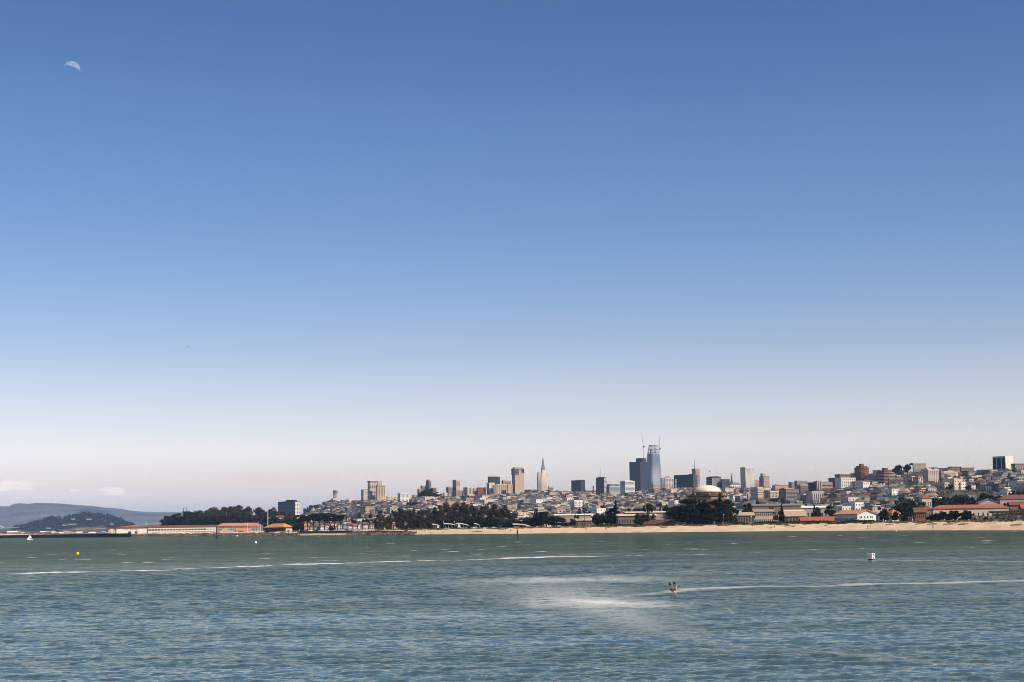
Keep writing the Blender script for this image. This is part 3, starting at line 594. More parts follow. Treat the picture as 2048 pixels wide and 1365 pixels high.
def tower(label, xl, xc, xr, yt, yb, col, R=None, Lf=None, r=None, name='apartment_tower', cat='building', pent=None, lcol=None, eff=32, g=None, roof='flat', rcol=None, group=None, cornice=None, ret=False, zbase=None, rface=None):
    """xl, xc, xr: left edge, near corner, right edge; R / Lf: (style, rows, cols) of the windows"""
    px = xc
    if r is None: r = r_base(px, yb)
    elif r < 4300: r = max(r, min(r_base(px, yb), float(ridge(px, 1))))
    c = P(px, yt, r); z0 = gz(c.x, c.y)-4 if zbase is None else zbase; h = c.z-z0
    phi, a, b = frame(px, r, xl, xr, eff)
    o = root(name, (c.x, c.y, z0), phi)
    zv = CAMH + (yhor(px)-yb)*r/F - z0; zv = max(0.5, min(zv, h*.8))
    MB().box(0, a, 0, b, 0, h).obj('wall', wall(col), o)
    if rface: MB().box(.02, a, -.04, .3, 0, h-.02).obj('end_wall', wall(rface), o)
    s = r/F
    used = 0; gl = g or glass
    for side, sp, ln in (('R', R, a), ('L', Lf, b)):
        if not sp: continue
        st, rw, cl = sp[:3]; k = dict(wf=sp[3] if len(sp) > 3 else .55, hf=sp[4] if len(sp) > 4 else .5)
        if st == 'balcony':
            for i in range(rw):
                z = zv+(h-zv)*(i+.5)/rw; q = MB()
                if side == 'R': q.box(-.2, a-.3, -1.1, 0, -.5, .5)
                else: q.box(-1.1, 0, .3, b-.3, -.5, .5)
                q.obj('balcony', wall(lcol or 'white'), o).location = (0, 0, z)
            windows(o, side, ln, zv, h-.5, rw, 1, 'band', gl, 100, hf=.45)
        else: used += windows(o, side, ln, zv, h-.8, rw, cl, st, gl, 100-used, **k)
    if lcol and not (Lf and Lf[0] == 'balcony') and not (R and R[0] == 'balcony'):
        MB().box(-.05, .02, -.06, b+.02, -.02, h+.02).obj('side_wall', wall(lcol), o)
        for ch in o.children if False else []: pass
    if cornice: MB().box(-.6, a+.6, -.6, b+.6, h-.1, h+1.4).obj('cornice', wall(cornice), o)
    roofo = o
    if roof == 'flat':
        t_ = MB(); 
        for (q0, q1, q2, q3) in ((-.2, a+.2, -.2, .5), (-.2, a+.2, b-.5, b+.2), (-.2, .5, .5, b-.5), (a-.5, a+.2, .5, b-.5)): t_.box(q0, q1, q2, q3, h+.003, h+(1.3 if not cornice else 2.0))
        t_.box(.5, a-.5, .5, b-.5, h+.002, h+.3); roofo = t_.obj('roof', wall(rcol or col), o)
    elif roof == 'hip':
        oh = 1.0; hh = (P(px, yt-roofpx(xr-xl), r).z-c.z)
        ri = min(a, b)*.42
        MB().prism([(-oh, -oh), (a+oh, -oh), (a+oh, b+oh), (-oh, b+oh)], h, h+hh, poly2=[(ri, ri), (a-ri, ri), (a-ri, b-ri), (ri, b-ri)]).obj('roof', rcol or roof_orange, o)
    for pe in (pent or []):     # (x0, x1, ytop, colour[, glass])
        e = phi+px2az(px); u0 = (pe[0]-px)*s/math.cos(e); u1 = (pe[1]-px)*s/math.cos(e); hh = P(px, pe[2], r).z-z0
        d0, d1 = b*.25, b*.75
        sh = 0 if len(pe) > 4 else d0*math.sin(e)/math.cos(e)   # keep it where the picture shows it, set back on the roof
        if (pe[0]+pe[1])/2 < px and (px-xl) > (xr-px):
            v0, v1 = (px-pe[1])*s/math.sin(e), (px-pe[0])*s/math.sin(e); v0 = max(.5, v0); q = MB().box(a*.25, a*.8, v0, max(v0+1, min(b-.5, v1)), h+.02, max(hh, h+1))
        else: q = MB().box(max(.5, u0+sh*.5), max(2, min(a-.5, u1+sh*.5)), d0, d1, h+.02, max(hh, h+1))
        x = q.obj('penthouse', wall(pe[3]) if isinstance(pe[3], str) else pe[3], roofo)
    tag(o, label, cat, group, px)
    OCC.append((r, xl, xr, yt, yb+5)); LMK.append((r, xl, xr, yt, yb))
    return (o, phi, a, b, h, z0, r) if ret else o
def roofpx(wd): return max(2.0, wd*.10)
# --- left: fontana-like block, round tower, twins
tower('wide dark glass block with a pale patterned end, left of the round tower', 556, 590, 599.5, 1004.5, 1036, 'dark', ('grid', 11, 3, .55, .55), ('grid', 11, 9, .8, .7), rface='white', lcol=None, r=2900, pent=[(569, 586, 1000, 'charcoal'), (559, 569, 1002.5, 'cream')], eff=55, g=glass)
def fluted_tower():
    r = 4900; c = P(670.6, 980.7, r); z0 = gz(c.x, c.y)-2; h = c.z-z0; o = root('memorial_tower', (c.x, c.y, z0))
    m = MB(); n = 36; pr = []
    for k in range(n): rr = 5.6+(.35 if k % 2 else -.35); pr.append((rr*math.cos(k*2*math.pi/n), rr*math.sin(k*2*math.pi/n)))
    m.prism(pr, 0, h-9); m.obj('shaft', wall('stone'), o)
    MB().lathe([(6.9, h-9), (6.9, h-1.2), (6.3, h-1.2), (6.3, h)], 28).obj('lookout', wall('stone'), o)
    for k in range(12):
        a = k*math.pi/6+.2; w_ = MB().box(-.1, .1, -.9, .9, -2.6, 2.6).obj('window', glass, o); w_.location = (6.95*math.cos(a), 6.95*math.sin(a), h-5); w_.rotation_euler = (0, 0, a)
    MB().box(-11, 11, -11, 11, -2, 6).obj('base', wall('stone'), o)
    tag(o, 'slender round fluted memorial tower standing on the wooded hill', 'tower', px=670)
fluted_tower()
tower('short tan tower left of the taller twin tan towers', 722, 727, 735.5, 980.5, 1003, 'cream', ('grid', 12, 4), ('grid', 12, 2), r=4000, rcol='brown')
tower('tallest of the tan twin towers, striped with balconies', 735.3, 739.5, 756.8, 964, 1005, 'palepink', ('grid', 16, 5, .8, .5), ('band', 16, 1), r=3950, cornice='brown', g=glassm)
o, phi, a, b, h, z0, r = tower('square tan tower with rows of small windows, right of the tallest twin', 752.5, 754.5, 770, 973, 1003, 'tan', ('grid', 13, 5, .4, .45), ('grid', 12, 1), r=3850, cornice='brown', pent=[(756, 764, 962.5, 'tan')], ret=True)
MB().tube([(a*.45, b*.4, h+8), (a*.45, b*.4, h+15)], [.8, .15]).obj('spire', wall('tan'), o)
tower('white block with a grid of small square windows below the ridge', 795.5, 800.5, 819, 989, 1009, 'white', ('grid', 7, 7, .45, .5), ('grid', 7, 2), r=3600, pent=[(799, 815, 986, 'white')], cornice='grey')
tower('low white annex at the foot of the white block', 806, 809, 827, 1009, 1014, 'white', ('grid', 1, 5), r=3560)
tower('pale house block left of the white block', 773, 775, 796, 994, 1003, 'palepink', ('grid', 3, 7), ('grid', 3, 2), r=3880)
o, phi, a, b, h, z0, r = tower('slim dark tower with a red capped top on the wooded hill', 851.5, 857.5, 862.5, 963, 985, 'bluegrey', ('col', 1, 3), ('grid', 9, 4), r=3850, ret=True)
MB().box(a*.1, a*.9, b*.2, b*.8, h+1.5, h+4).obj('roof', roof_orange, o); MB().tube([(-.5, b*.8, h-6), (-.5, b*.8, h+8)], [.9, .2]).obj('spire', wall('greige'), o)
tower('stepped greyish villa block left of the red capped tower', 841, 844, 853, 973, 984, 'bluegrey', ('grid', 4, 4), r=3800)
tower('cream villa on the left end of the wooded hill', 834.5, 838, 846, 979.5, 988, 'tan', ('grid', 3, 3), ('grid', 3, 2), r=3780, roof='hip')
tower('brown block on the wooded hill right of the red capped tower', 861, 864, 873, 977, 986, 'brown', ('grid', 4, 4), r=3880)
tower('dark stepped block left of the brown skyline tower', 892, 897, 906, 976, 990, 'greige', ('grid', 6, 4), ('grid', 6, 3), r=3900, pent=[(898, 904, 973.5, 'pink')])
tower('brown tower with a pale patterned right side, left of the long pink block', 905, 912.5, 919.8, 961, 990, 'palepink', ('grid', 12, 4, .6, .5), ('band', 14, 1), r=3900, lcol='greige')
tower('cream block at the foot of the brown skyline tower', 905, 912, 926, 982.5, 998, 'greige', ('grid', 7, 5, .7, .5), ('grid', 7, 2), r=3800)
tower('small cream block on the slope under the dark stepped block', 886, 889, 895, 987, 996, 'cream', ('grid', 4, 3), r=3700)
tower('lower cream block beside the wooded slope under the ridge', 886, 890, 897, 997, 1002, 'cream', ('band', 2, 1), r=3600)
o, phi, a, b, h, z0, r = tower('long pinkish apartment block with dark balcony columns on the skyline', 926.5, 934, 954, 976, 990, 'palepink', ('col', 1, 7, .45), ('grid', 6, 4), r=3850, ret=True, group=None)
tower('brick red block joined to the long pinkish apartment block', 954, 956, 971.5, 976.5, 991, 'brick', ('grid', 6, 6, .5, .5), r=3870)
tower('dark windowed tower with a pale central stripe, on the skyline', 975.5, 978, 1000, 954.5, 985, 'charcoal', ('grid', 12, 5, .75, .6), ('grid', 12, 1), r=3950, pent=[(982, 994, 952, 'tan'), (989, 991.5, 985, 'cream', 1)], rcol='greige')
tower('cream stepped block in front of the dark windowed skyline tower', 973, 978, 990, 967, 990, 'cream', ('grid', 8, 4, .3, .3), ('grid', 9, 2, .6, .6), r=3850)
tower('narrow slate block between two cream blocks', 985, 987, 993, 972, 990, 'bluegrey', ('grid', 8, 3), r=3800, lcol=None)
tower('cream block with two columns of windows beside the tan tower', 992, 993, 1016, 970, 991, 'tan', ('grid', 9, 6, .35, .5), r=3830, rcol='cream')
tower('old cream hotel block with stepped roof, left of the tan tower', 1003, 1006, 1022, 963, 985, 'greige', ('grid', 9, 5, .6, .5), ('grid', 9, 2), r=4000, pent=[(1005, 1010, 960, 'tan'), (1011, 1018, 961.5, 'greige')])
tower('plain tan block touching the tall tan tower', 1015, 1016, 1025, 970, 990, 'tan', ('grid', 6, 2, .2, .4), r=3840)
o, phi, a, b, h, z0, r = tower('tall plain tan tower with a dark glass crown', 1023.5, 1029.5, 1048, 938, 989, 'tan', None, ('grid', 26, 3, .9, .6), r=3900, name='apartment_tower', ret=True, g=glass)
for (u0, u1, v0, v1, z1_, z2_, mt) in ((-1.0, a*.42, -.5, b+.5, h-14, h-1, 'charcoal'), (a*.72, a+.4, -.4, b*.6, h-9, h-1.5, 'charcoal')): MB().box(u0, u1, v0, v1, z1_, z2_).obj('glass_crown', glass, o)
MB().box(-1.6, a+.6, -1.2, b+1, h-1, h+.6).obj('cornice', wall('greige'), o); MB().box(2, a*.9, 2, b*.8, h+.6, h+3.4).obj('penthouse', wall('greige'), o)
for k in range(5): MB().box(-1.2, a*.44, -.7, .0, 0, .5).obj('balcony', wall('greige'), o).location = (0, 0, h-13.5+k*3)
# --- pyramid
def pyramid():
    r = 5950; ap = P(1085.2, 913, r); z0 = 5; h = ap.z-z0; ba = P(1079, 983, r); phi = R_(20); o = root('pyramid_tower', (ap.x+1, ap.y, z0), phi)
    H0 = 20; hb = 26.5; top = h; hw = lambda z: hb*(1-z/top)**1.0+.3; zs = h*.80
    m = MB(); m.prism([(-hw(0), -hw(0)), (hw(0), -hw(0)), (hw(0), hw(0)), (-hw(0), hw(0))], 0, zs, poly2=[(-hw(zs), -hw(zs)), (hw(zs), -hw(zs)), (hw(zs), hw(zs)), (-hw(zs), hw(zs))]); m.obj('wall', mat('pyramid_quartz', (.74, .64, .57), .8, .05, .1), o)
    zs2 = zs+.3; MB().prism([(-hw(zs)*1.0, -hw(zs)), (hw(zs), -hw(zs)), (hw(zs), hw(zs)), (-hw(zs), hw(zs))], zs+.02, h, poly2=[(-.25, -.25), (.25, -.25), (.25, .25), (-.25, .25)]).obj('spire', mat('spire_metal', (.20, .17, .17), .6, .1, .2), o)
    # floors: a dark band per storey on the two seen sides
    n = 36
    for i in range(n):
        z = 62+(zs-66)*(i+.3)/n; w_ = hw(z)*.93; g_ = MB().box(-w_, w_, -.5, .1, 0, 1.1).obj('window_band', mat('warm_glass', (.26, .20, .18), .4, .2, .2), o); g_.location = (0, -hw(z+1)+.1, z)
        g_ = MB().box(-.5, .1, -w_, w_, 0, 1.1).obj('window_band', glassm, o); g_.location = (-hw(z+1)+.1, 0, z)
    MB().box(-hw(60)-1, -hw(60)+5, -5, 5, 60, h*.715).obj('elevator_wing', wall('greige'), o); MB().box(hw(140)-2, hw(140)+3.2, -5, 5, 60, h*.75).obj('stair_wing', wall('palepink'), o)
    tag(o, 'tall slender white pyramid tower with a dark pointed spire', 'skyscraper', px=1085)
pyramid()
tower('squat tower wing standing against the left side of the pyramid', 1074.5, 1076.2, 1083, 947, 990, 'palepink', ('band', 20, 1), ('band', 20, 1), r=5800, name='office_tower', pent=[(1076, 1079, 944, 'greige')])
tower('small brownish office block right of the pyramid', 1096, 1097.5, 1107, 973, 986, 'palepink', ('band', 6, 1), r=5600, name='office_block')
tower('black windowed office block standing alone between the pyramid and antenna tower', 1142.3, 1161, 1170, 961.5, 988, 'charcoal', ('col', 1, 9, .4), ('col', 1, 16, .4), r=5300, name='office_tower', pent=[(1154, 1162, 960, 'charcoal')], g=mat('black_glass', (.02, .025, .035), .25), eff=48)
tower('low reddish block with a thin chimney between the black block and antenna tower', 1170, 1172, 1192, 981, 990, 'pink', ('band', 3, 1), r=5000, name='office_block')
tower('thin dark chimney on the low reddish block', 1185.3, 1186, 1188, 973, 986, 'dark', r=5010, name='chimney', cat='chimney')
o, phi, a, b, h, z0, r = tower('dark ribbed tower topped with a white lattice antenna', 1191.5, 1208, 1213.5, 956.5, 993, 'dark', ('grid', 14, 3, .6, .5), ('col', 1, 12, .5), r=4900, name='office_tower', ret=True, rcol='charcoal', lcol=None, eff=50)
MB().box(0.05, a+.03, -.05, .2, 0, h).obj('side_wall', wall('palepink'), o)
MB().box(-.5, a+2, b*.25, b*.75, h+.5, h+3.5).obj('penthouse', wall('dark'), o)
an = MB(); 
for k in range(4):
    cx_, cy_ = ((-1, -1), (1, -1), (1, 1), (-1, 1))[k]; an.tube([(a*.2+2.6*cx_, b*.45+2.6*cy_, h+3), (a*.2+1.2*cx_, b*.45+1.2*cy_, h+14), (a*.2, b*.45, h+24)], [.5, .4, .25], 4)
for k in range(7): an.tube([(a*.2-2.4+k*.3, b*.45-2.4+k*.3, h+3.5+k*2.4), (a*.2+2.4-k*.3, b*.45-2.4+k*.3, h+5+k*2.4)], .25, 4); an.tube([(a*.2+2.4-k*.3, b*.45-2.4+k*.3, h+3.5+k*2.4), (a*.2-2.4+k*.3, b*.45-2.4+k*.3, h+5+k*2.4)], .25, 4)
an.tube([(a*.2, b*.45, h+20), (a*.2, b*.45, h+30)], [.5, .2]); an.obj('antenna', white, o)
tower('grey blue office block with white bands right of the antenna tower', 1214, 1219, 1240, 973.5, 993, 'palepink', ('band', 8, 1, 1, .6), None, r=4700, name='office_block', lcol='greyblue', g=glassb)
tower('pale flat topped block just behind the grey blue office block', 1214, 1220, 1239, 969.5, 985, 'bluegrey', ('grid', 6, 8), r=4900, name='office_block')
tower('white banded office block at the foot of the dark tower', 1240, 1250, 1269.5, 963.5, 987, 'white', ('band', 9, 1, 1, .38), ('grid', 10, 5, .7, .5), r=4600, name='office_block', pent=[(1251, 1266, 961.5, 'white')], g=glassm)
tower('tall wide black ribbed tower with stepped shoulders', 1258.5, 1280, 1295, 924.5, 985, 'charcoal', ('col', 1, 12, .45), ('col', 1, 18, .45), r=6100, name='office_tower', pent=[(1268, 1283, 916.5, 'charcoal')], g=mat('brown_black_glass', (.035, .028, .03), .35), eff=50)
def curved_tower():
    r = 6900; s = r/F; top = P(1304.2, 891, r); z0 = 3; h = top.z-z0; ba = P(1307, 975, r); o = root('tapered_skyscraper', (top.x+4, top.y, z0), R_(25)); zb = ba.z-z0
    def hw(z): t_ = max(0, (z-zb))/(h-zb); return 28.0*(1-.30*t_**1.8-.18*t_**5)*.92
    def ring(w_, n=8):
        pts = []
        for cx_, cy_, a0 in ((1, -1, -90), (1, 1, 0), (-1, 1, 90), (-1, -1, 180)):
            for k in range(n): a = R_(a0+90*k/(n-1)); q = w_*.42; pts.append((cx_*(w_-q)+q*math.cos(a), cy_*(w_-q)+q*math.sin(a)))
        return pts
    gl = mat('tower_blue_glass', (.10, .17, .27), .22, .12, .03); pan = mat('tower_white_fins', (.62, .62, .64), .6, .05, .1)
    ztop = zb+(h-zb)*.80; zz = [0, zb*.5]+[zb+(ztop-zb)*i/12 for i in range(13)]; m = MB()
    for za, zc in zip(zz[:-1], zz[1:]): m.prism(ring(hw(za)), za, zc, poly2=ring(hw(zc)))
    m.obj('glass_wall', gl, o)
    z = zb-12; i = 0
    while z < ztop: MB().prism(ring(hw(z)+1.5), 0, 1.35).obj('floor_fin', pan, o).location = (0, 0, z); z += 4.1
    # dark vertical strip on the left face
    st = MB()
    for za, zc in zip(zz[:-1], zz[1:]):
        wa, wc = hw(za)+1.6, hw(zc)+1.6; st.add([(-wa, -wa*.55, za), (-wa, -wa*.05, za), (-wc, -wc*.05, zc), (-wc, -wc*.55, zc), (-wa+3, -wa*.55, za), (-wa+3, -wa*.05, za), (-wc+3, -wc*.05, zc), (-wc+3, -wc*.55, zc)], [(0,1,2,3),(4,7,6,5),(0,3,7,4),(1,5,6,2),(3,2,6,7)])
    st.obj('service_strip', mat('dark_blue_glass', (.05, .075, .11), .3), o)
    cr_ = MB(); nr = 6
    for k in range(nr+1):
        z = ztop+(h-ztop)*k/nr; pts = ring(hw(z), 4); q = [(x, y, z) for x, y in pts]; cr_.tube(q+[q[0]], 1.0 if k < nr else 1.7, 4)
    for k in range(16):
        p0 = ring(hw(ztop), 4)[k]; p1 = ring(hw(h), 4)[k]; cr_.tube([(*p0, ztop), (*p1, h)], .9, 4)
    cr_.obj('open_crown', mat('crown_steel', (.46, .44, .46), .5, .1, .2), o)
    MB().prism(ring(hw(ztop)*.55), ztop-1, h-16).obj('core', mat('core_concrete', (.25, .27, .31), .8), o)
    tag(o, 'tallest rounded blue glass skyscraper under construction with an open crown', 'skyscraper', px=1305)
curved_tower()
def crane(px, y0, ym, yt, pxj, r, label):
    b0 = P(px, y0, r); m0 = P(px, ym, r); j = P(pxj, yt, r); o = root('tower_crane', tuple(b0)); H = m0.z-b0.z; m = MB()
    for cx_, cy_ in ((-1.4, -1.4), (1.4, -1.4), (1.4, 1.4), (-1.4, 1.4)): m.tube([(cx_, cy_, -25), (cx_, cy_, H)], .55, 4)
    k = -25
    while k < H-4: m.tube([(-1.4, -1.4, k), (1.4, -1.4, k+4)], .35, 4); m.tube([(1.4, -1.4, k), (-1.4, -1.4, k+4)], .35, 4); k += 8
    pl = mat('crane_paint', (.42, .33, .28), .6); m.obj('mast', pl, o)
    d = Vector((j.x-m0.x, 6, j.z-m0.z)); q = MB(); q.tube([(0, 0, H), tuple(Vector((0, 0, H))+d)], [1.5, .7], 4); q.obj('jib', pl, o)
    MB().box(-2.6, 2.6, -2, 2, H-6, H-1).obj('cab', steel_dark, o); MB().tube([(0, 0, H), (-.3*d.x/abs(d.x or 1)*18 if d.x else 5, 0, H+14), ], .7, 4).obj('gantry', pl, o)
    MB().box(3, 7, -1.5, 1.5, H-3, H+1).obj('counterweight', steel_dark, o); tag(o, label, 'crane', 'tower cranes at the curved skyscraper', px)
crane(1287.5, 925, 893, 866, 1284, 6850, 'luffing crane rising between the black tower and the curved skyscraper'); crane(1320.5, 974, 897, 872, 1321.7, 6800, 'luffing crane standing right of the curved skyscraper')
tower('small dark block at the foot of the curved skyscraper', 1296, 1297, 1306, 968.5, 980, 'dark', ('grid', 4, 4), r=4500, name='office_block'); tower('small tan block at the foot of the curved skyscraper', 1305, 1306.5, 1317, 969, 979, 'tan', ('grid', 3, 5), r=4450, name='office_block')
tower('grey stone building with a small spire, right of the curved skyscraper', 1321, 1323, 1332, 957, 978, 'grey', ('grid', 9, 4), r=4800, name='office_block')
o, phi, a, b, h, z0, r = tower('old cream hotel with stepped top and balconied middle', 1329, 1330.5, 1346, 957.5, 979, 'palepink', ('grid', 8, 5, .55, .55), ('grid', 8, 1), r=4500, name='hotel', pent=[(1330, 1340, 952.5, 'pink'), (1341, 1345, 956, 'pink')], ret=True)
tower('wide dark grey hospital like block on the skyline left of the dome', 1348, 1386, 1394.5, 950.5, 977, 'dark', ('grid', 8, 4, .5, .4), ('grid', 8, 14, .6, .35), r=4200, name='office_block', pent=[(1376, 1386, 948, 'brown')], g=glassm, eff=62)
tower('narrow dark block at the left end of the wide dark grey one', 1347, 1350, 1353, 960, 978, 'bluegrey', ('grid', 6, 2), r=4150, name='office_block')
o, phi, a, b, h, z0, r = tower('tan tower with a tall thin mast left above the dome', 1383.5, 1391, 1399, 938.5, 970, 'tan', ('grid', 11, 4, .6, .5), ('grid', 11, 3), r=5000, name='hotel', ret=True)
MB().tube([(1, b*.3, h-10), (1, b*.3, h+12), (1, b*.3, h+28)], [.9, .6, .25]).obj('mast', steel_dark, o)
tower('dark block with pale vertical ribs directly above the dome', 1412.5, 1424, 1442, 955.5, 974, 'dark', ('col', 1, 11, .5), ('grid', 5, 8, .6, .4), r=4000, name='office_block', pent=[(1418, 1427, 953.5, 'brown'), (1426, 1440, 953, 'charcoal')], g=mat('rib_white', (.36, .35, .37), .7))
def flag(px, yb, yt, r, label, fl=3.5):
    b0 = P(px, yb, r); t_ = P(px, yt, r); o = root('flagpole', tuple(b0)); H = t_.z-b0.z; MB().tube([(0, 0, 0), (0, 0, H)], max(.12, r/F*.25), 6).obj('pole', white, o)
    m = MB(); s_ = r/F*2; m.add([(0, 0, H), (fl, .3, H-.6*s_), (fl*.9, .2, H-2.2*s_), (0, 0, H-1.6*s_), (0, .08, H), (fl, .38, H-.6*s_), (fl*.9, .28, H-2.2*s_), (0, .08, H-1.6*s_)], [(0,1,2,3),(7,6,5,4),(0,4,5,1),(1,5,6,2),(2,6,7,3)]); m.obj('flag', mat('flag_cloth', (.25, .12, .14), .9, .8, .6, col2=(.5, .5, .55)), o); tag(o, label, 'flagpole', px=px)
flag(1418, 953.5, 941, 4000, 'flag flying from a pole on the dark ribbed block above the dome', 4)
tower('dark green grey block right of the ribbed block', 1441, 1444, 1459.5, 960, 976, 'dark', ('grid', 6, 6), ('grid', 6, 2), r=4000, name='office_block', g=glassm)
def church():
    o, phi, a, b, h, z0, r = tower('white church with a dark needle spire', 1455, 1461, 1480, 970, 978, 'white', ('grid', 1, 5, .3, .6), r=3700, name='church', cat='church', ret=True, roof='none', pent=None)
    MB().prism([(-.5, -.5), (a+.5, -.5), (a+.5, b+.5), (-.5, b+.5)], h, h+5, poly2=[(-.5, b*.45), (a+.5, b*.45), (a+.5, b*.55), (-.5, b*.55)]).obj('roof', roof_grey, o)
    MB().prism([(3, 1), (7, 1), (7, 5), (3, 5)], h+1, h+26, poly2=[(4.9, 2.9), (5.1, 2.9), (5.1, 3.1), (4.9, 3.1)]).obj('spire', mat('spire_dark', (.03, .035, .04), .7), o); MB().box(2.6, 7.4, .6, 5.4, h+.1, h+6).obj('belfry', steel_dark, o)
church()
tower('wide flat brown block right behind the dome', 1440, 1452, 1479, 979.5, 990, 'brown', ('grid', 3, 9, .6, .3), r=2900, name='office_block', rcol='greige', eff=25)
tower('tall white grid tower with dark left side', 1480.5, 1490.5, 1508, 936, 978, 'white', ('grid', 19, 10, .55, .55), ('grid', 19, 6, .55, .55), r=3650, name='apartment_tower', pent=[(1486, 1492, 934, 'palepink'), (1495, 1506, 934.5, 'palepink')], g=glassm)
tower('reddish lower wing right of the white grid tower', 1508, 1509.5, 1519, 961, 978, 'pink', ('grid', 8, 5), r=3700)
tower('stepped reddish stone tower right of the white grid tower', 1518.5, 1527, 1538.5, 954.5, 980, 'pink', ('grid', 11, 6, .4, .5), ('grid', 10, 5), r=3600, pent=[(1525, 1531.5, 947, 'pink')], rcol='brown')
tower('dark sided tower with white balcony bands, below the reddish stone tower', 1501, 1515, 1526, 976, 1008, 'cream', ('balcony', 9, 1), ('grid', 11, 9, .6, .5), r=2350, lcol='cream', g=glass)
tower('plain cream slab right of the white balcony tower', 1527, 1528.5, 1541, 976, 1000, 'cream', ('grid', 6, 2, .15, .5), r=2500, rcol='greige'); tower('dark grey slab behind the cream column fronted block', 1529, 1537, 1541, 982, 1000, 'grey', ('grid', 7, 3), ('grid', 8, 5), r=2420)
tower('cream block with a colonnade of tall windows, right of the cream slab', 1536, 1540, 1557, 985, 1003, 'cream', ('grid', 5, 6, .5, .65), ('grid', 5, 2), r=2400, cornice='cream')
tower('brown brick terrace in front of the white balcony tower', 1514, 1517, 1556, 999, 1008, 'brown', ('grid', 2, 14, .4, .5), r=2280, rcol='brick')
tower('wide brown block with banded windows right of the colonnade block', 1558, 1572, 1597, 980, 1004, 'greige', ('band', 8, 1, 1, .5), ('grid', 8, 6), r=2500, rcol='brown', pent=[(1570, 1590, 976, 'tan')], g=glassm)
tower('long flat tan block behind the wide brown block', 1544, 1550, 1577, 972.5, 985, 'tan', ('grid', 4, 12, .5, .4), r=3100, pent=[(1553, 1560, 969, 'tan')], rcol='brown')
tower('cream gabled block left of the small yellow block', 1541, 1545, 1553, 978, 986, 'tan', ('grid', 3, 4), r=2800)
tower('dark slate block on the skyline at the left of three', 1577, 1583, 1590, 966, 985, 'bluegrey', ('grid', 7, 4), ('grid', 7, 3), r=3200)
tower('brown flat topped block in the middle of the slate skyline blocks', 1589, 1594, 1614, 964, 985, 'greige', ('grid', 8, 8, .6, .4), ('grid', 8, 3), r=3150, pent=[(1594, 1604, 961.5, 'pink')])
tower('curved looking grey brown block with banded floors', 1593, 1601, 1616, 971, 992, 'greige', ('band', 9, 1, 1, .45), ('band', 9, 1, 1, .45), r=2900, rcol='tan')
tower('windowless dark slab between banded brown blocks', 1615, 1631, 1634, 966.5, 986, 'charcoal', None, ('col', 1, 8, .3), r=2950, eff=60)
tower('tan service tower on the right of the windowless dark slab', 1632.5, 1634, 1643, 963, 987, 'tan', ('col', 1, 2, .3), r=2930, pent=[(1633, 1641, 961.8, 'tan')])
tower('long banded brown apartment block left of the white windowed tower', 1641, 1643, 1664, 966, 985, 'greige', ('balcony', 6, 1), r=2920, lcol='tan')
tower('small grey block tucked left of the white windowed tower', 1664, 1667, 1672, 963, 975, 'grey', ('grid', 4, 3), r=3050)
tower('pale block with white piers in front of the dark skyline slab', 1612, 1623.5, 1646, 986, 1010, 'palepink', ('col', 1, 6, .5), ('grid', 7, 5, .4, .4), r=2250, cornice='tan', g=glassm)
tower('grey cube house at the foot of the white piered block', 1624, 1626, 1636, 1001.5, 1014, 'bluegrey', ('grid', 3, 3), r=2150, name='apartment_block')
tower('white stepped tower with square windows left of the orange roofed tower', 1670, 1682, 1710, 957.5, 981, 'white', ('grid', 7, 7, .4, .5), None, r=2700, g=glass, roof='flat')
tower('banded grey side wing behind the white stepped tower', 1670, 1680, 1700, 951, 975, 'greige', ('grid', 7, 6, .5, .4), ('band', 9, 1, 1, .4), r=2740, cornice='brown', pent=[(1684, 1698, 948.5, 'white')])
tower('grey tower with piers and an orange tiled hip roof', 1701, 1712, 1734.5, 947, 968, 'grey', ('col', 1, 5, .6), ('grid', 6, 6, .7, .5), r=2800, roof='hip', rcol=roof_orange)
def round_block(label, x0, x1, yt, yb, r, wc, bc, nb, cap, top=None):
    xc = (x0+x1)/2; R0 = (x1-x0)/2*r/F; c = P(xc, yt, r); z0 = gz(c.x, c.y+R0)-4; H = c.z-z0; o = root('round_apartment_tower', (c.x, c.y+R0, z0))
    n = 12; poly = [(R0*math.cos(k*2*math.pi/n+.2), R0*math.sin(k*2*math.pi/n+.2)*.9) for k in range(n)]; MB().prism(poly, 0, H).obj('wall', wall(wc), o)
    zv = CAMH+(yhor(xc)-yb)*r/F-z0; poly2 = [(x*1.04, y*1.04) for x, y in poly]
    for i in range(nb): MB().prism(poly2, 0, (H-zv)/nb*.42).obj('balcony', wall(bc), o).location = (0, 0, zv+(H-zv)*(i+.1)/nb)
    MB().prism([(x*.8, y*.8) for x, y in poly], H, H+2.5).obj('roof', wall(cap), o); MB().prism([(x*.35, y*.35) for x, y in poly], H+2.5, H+6).obj('penthouse', wall(cap), o)
    tag(o, label, 'building', px=xc); OCC.append((r, x0, x1, yt, yb)); LMK.append((r, x0, x1, yt, yb))
round_block('round brick red tower with dark floors behind the orange hip roof', 1712, 1740, 935, 957, 2900, 'brick', 'brown', 8, 'brick')
round_block('round dark tower with red and white floor bands', 1756.5, 1791, 944, 973, 2650, 'dark', 'pink', 9, 'brick')
tower('long brown brick block with a pale roof right of the banded round tower', 1776, 1778, 1846, 958, 976, 'brown', ('grid', 3, 9, .5, .3), r=2500, rcol='greige', eff=20)
tower('cream block with a stair tower on the skyline left', 1790, 1796, 1822, 943, 955, 'cream', ('grid', 3, 6, .25, .4), r=2800, pent=[(1798, 1804, 938, 'cream')])
tower('low cream house block below the skyline trees', 1790, 1792, 1800, 940.5, 946, 'cream', ('grid', 1, 4), r=2850)
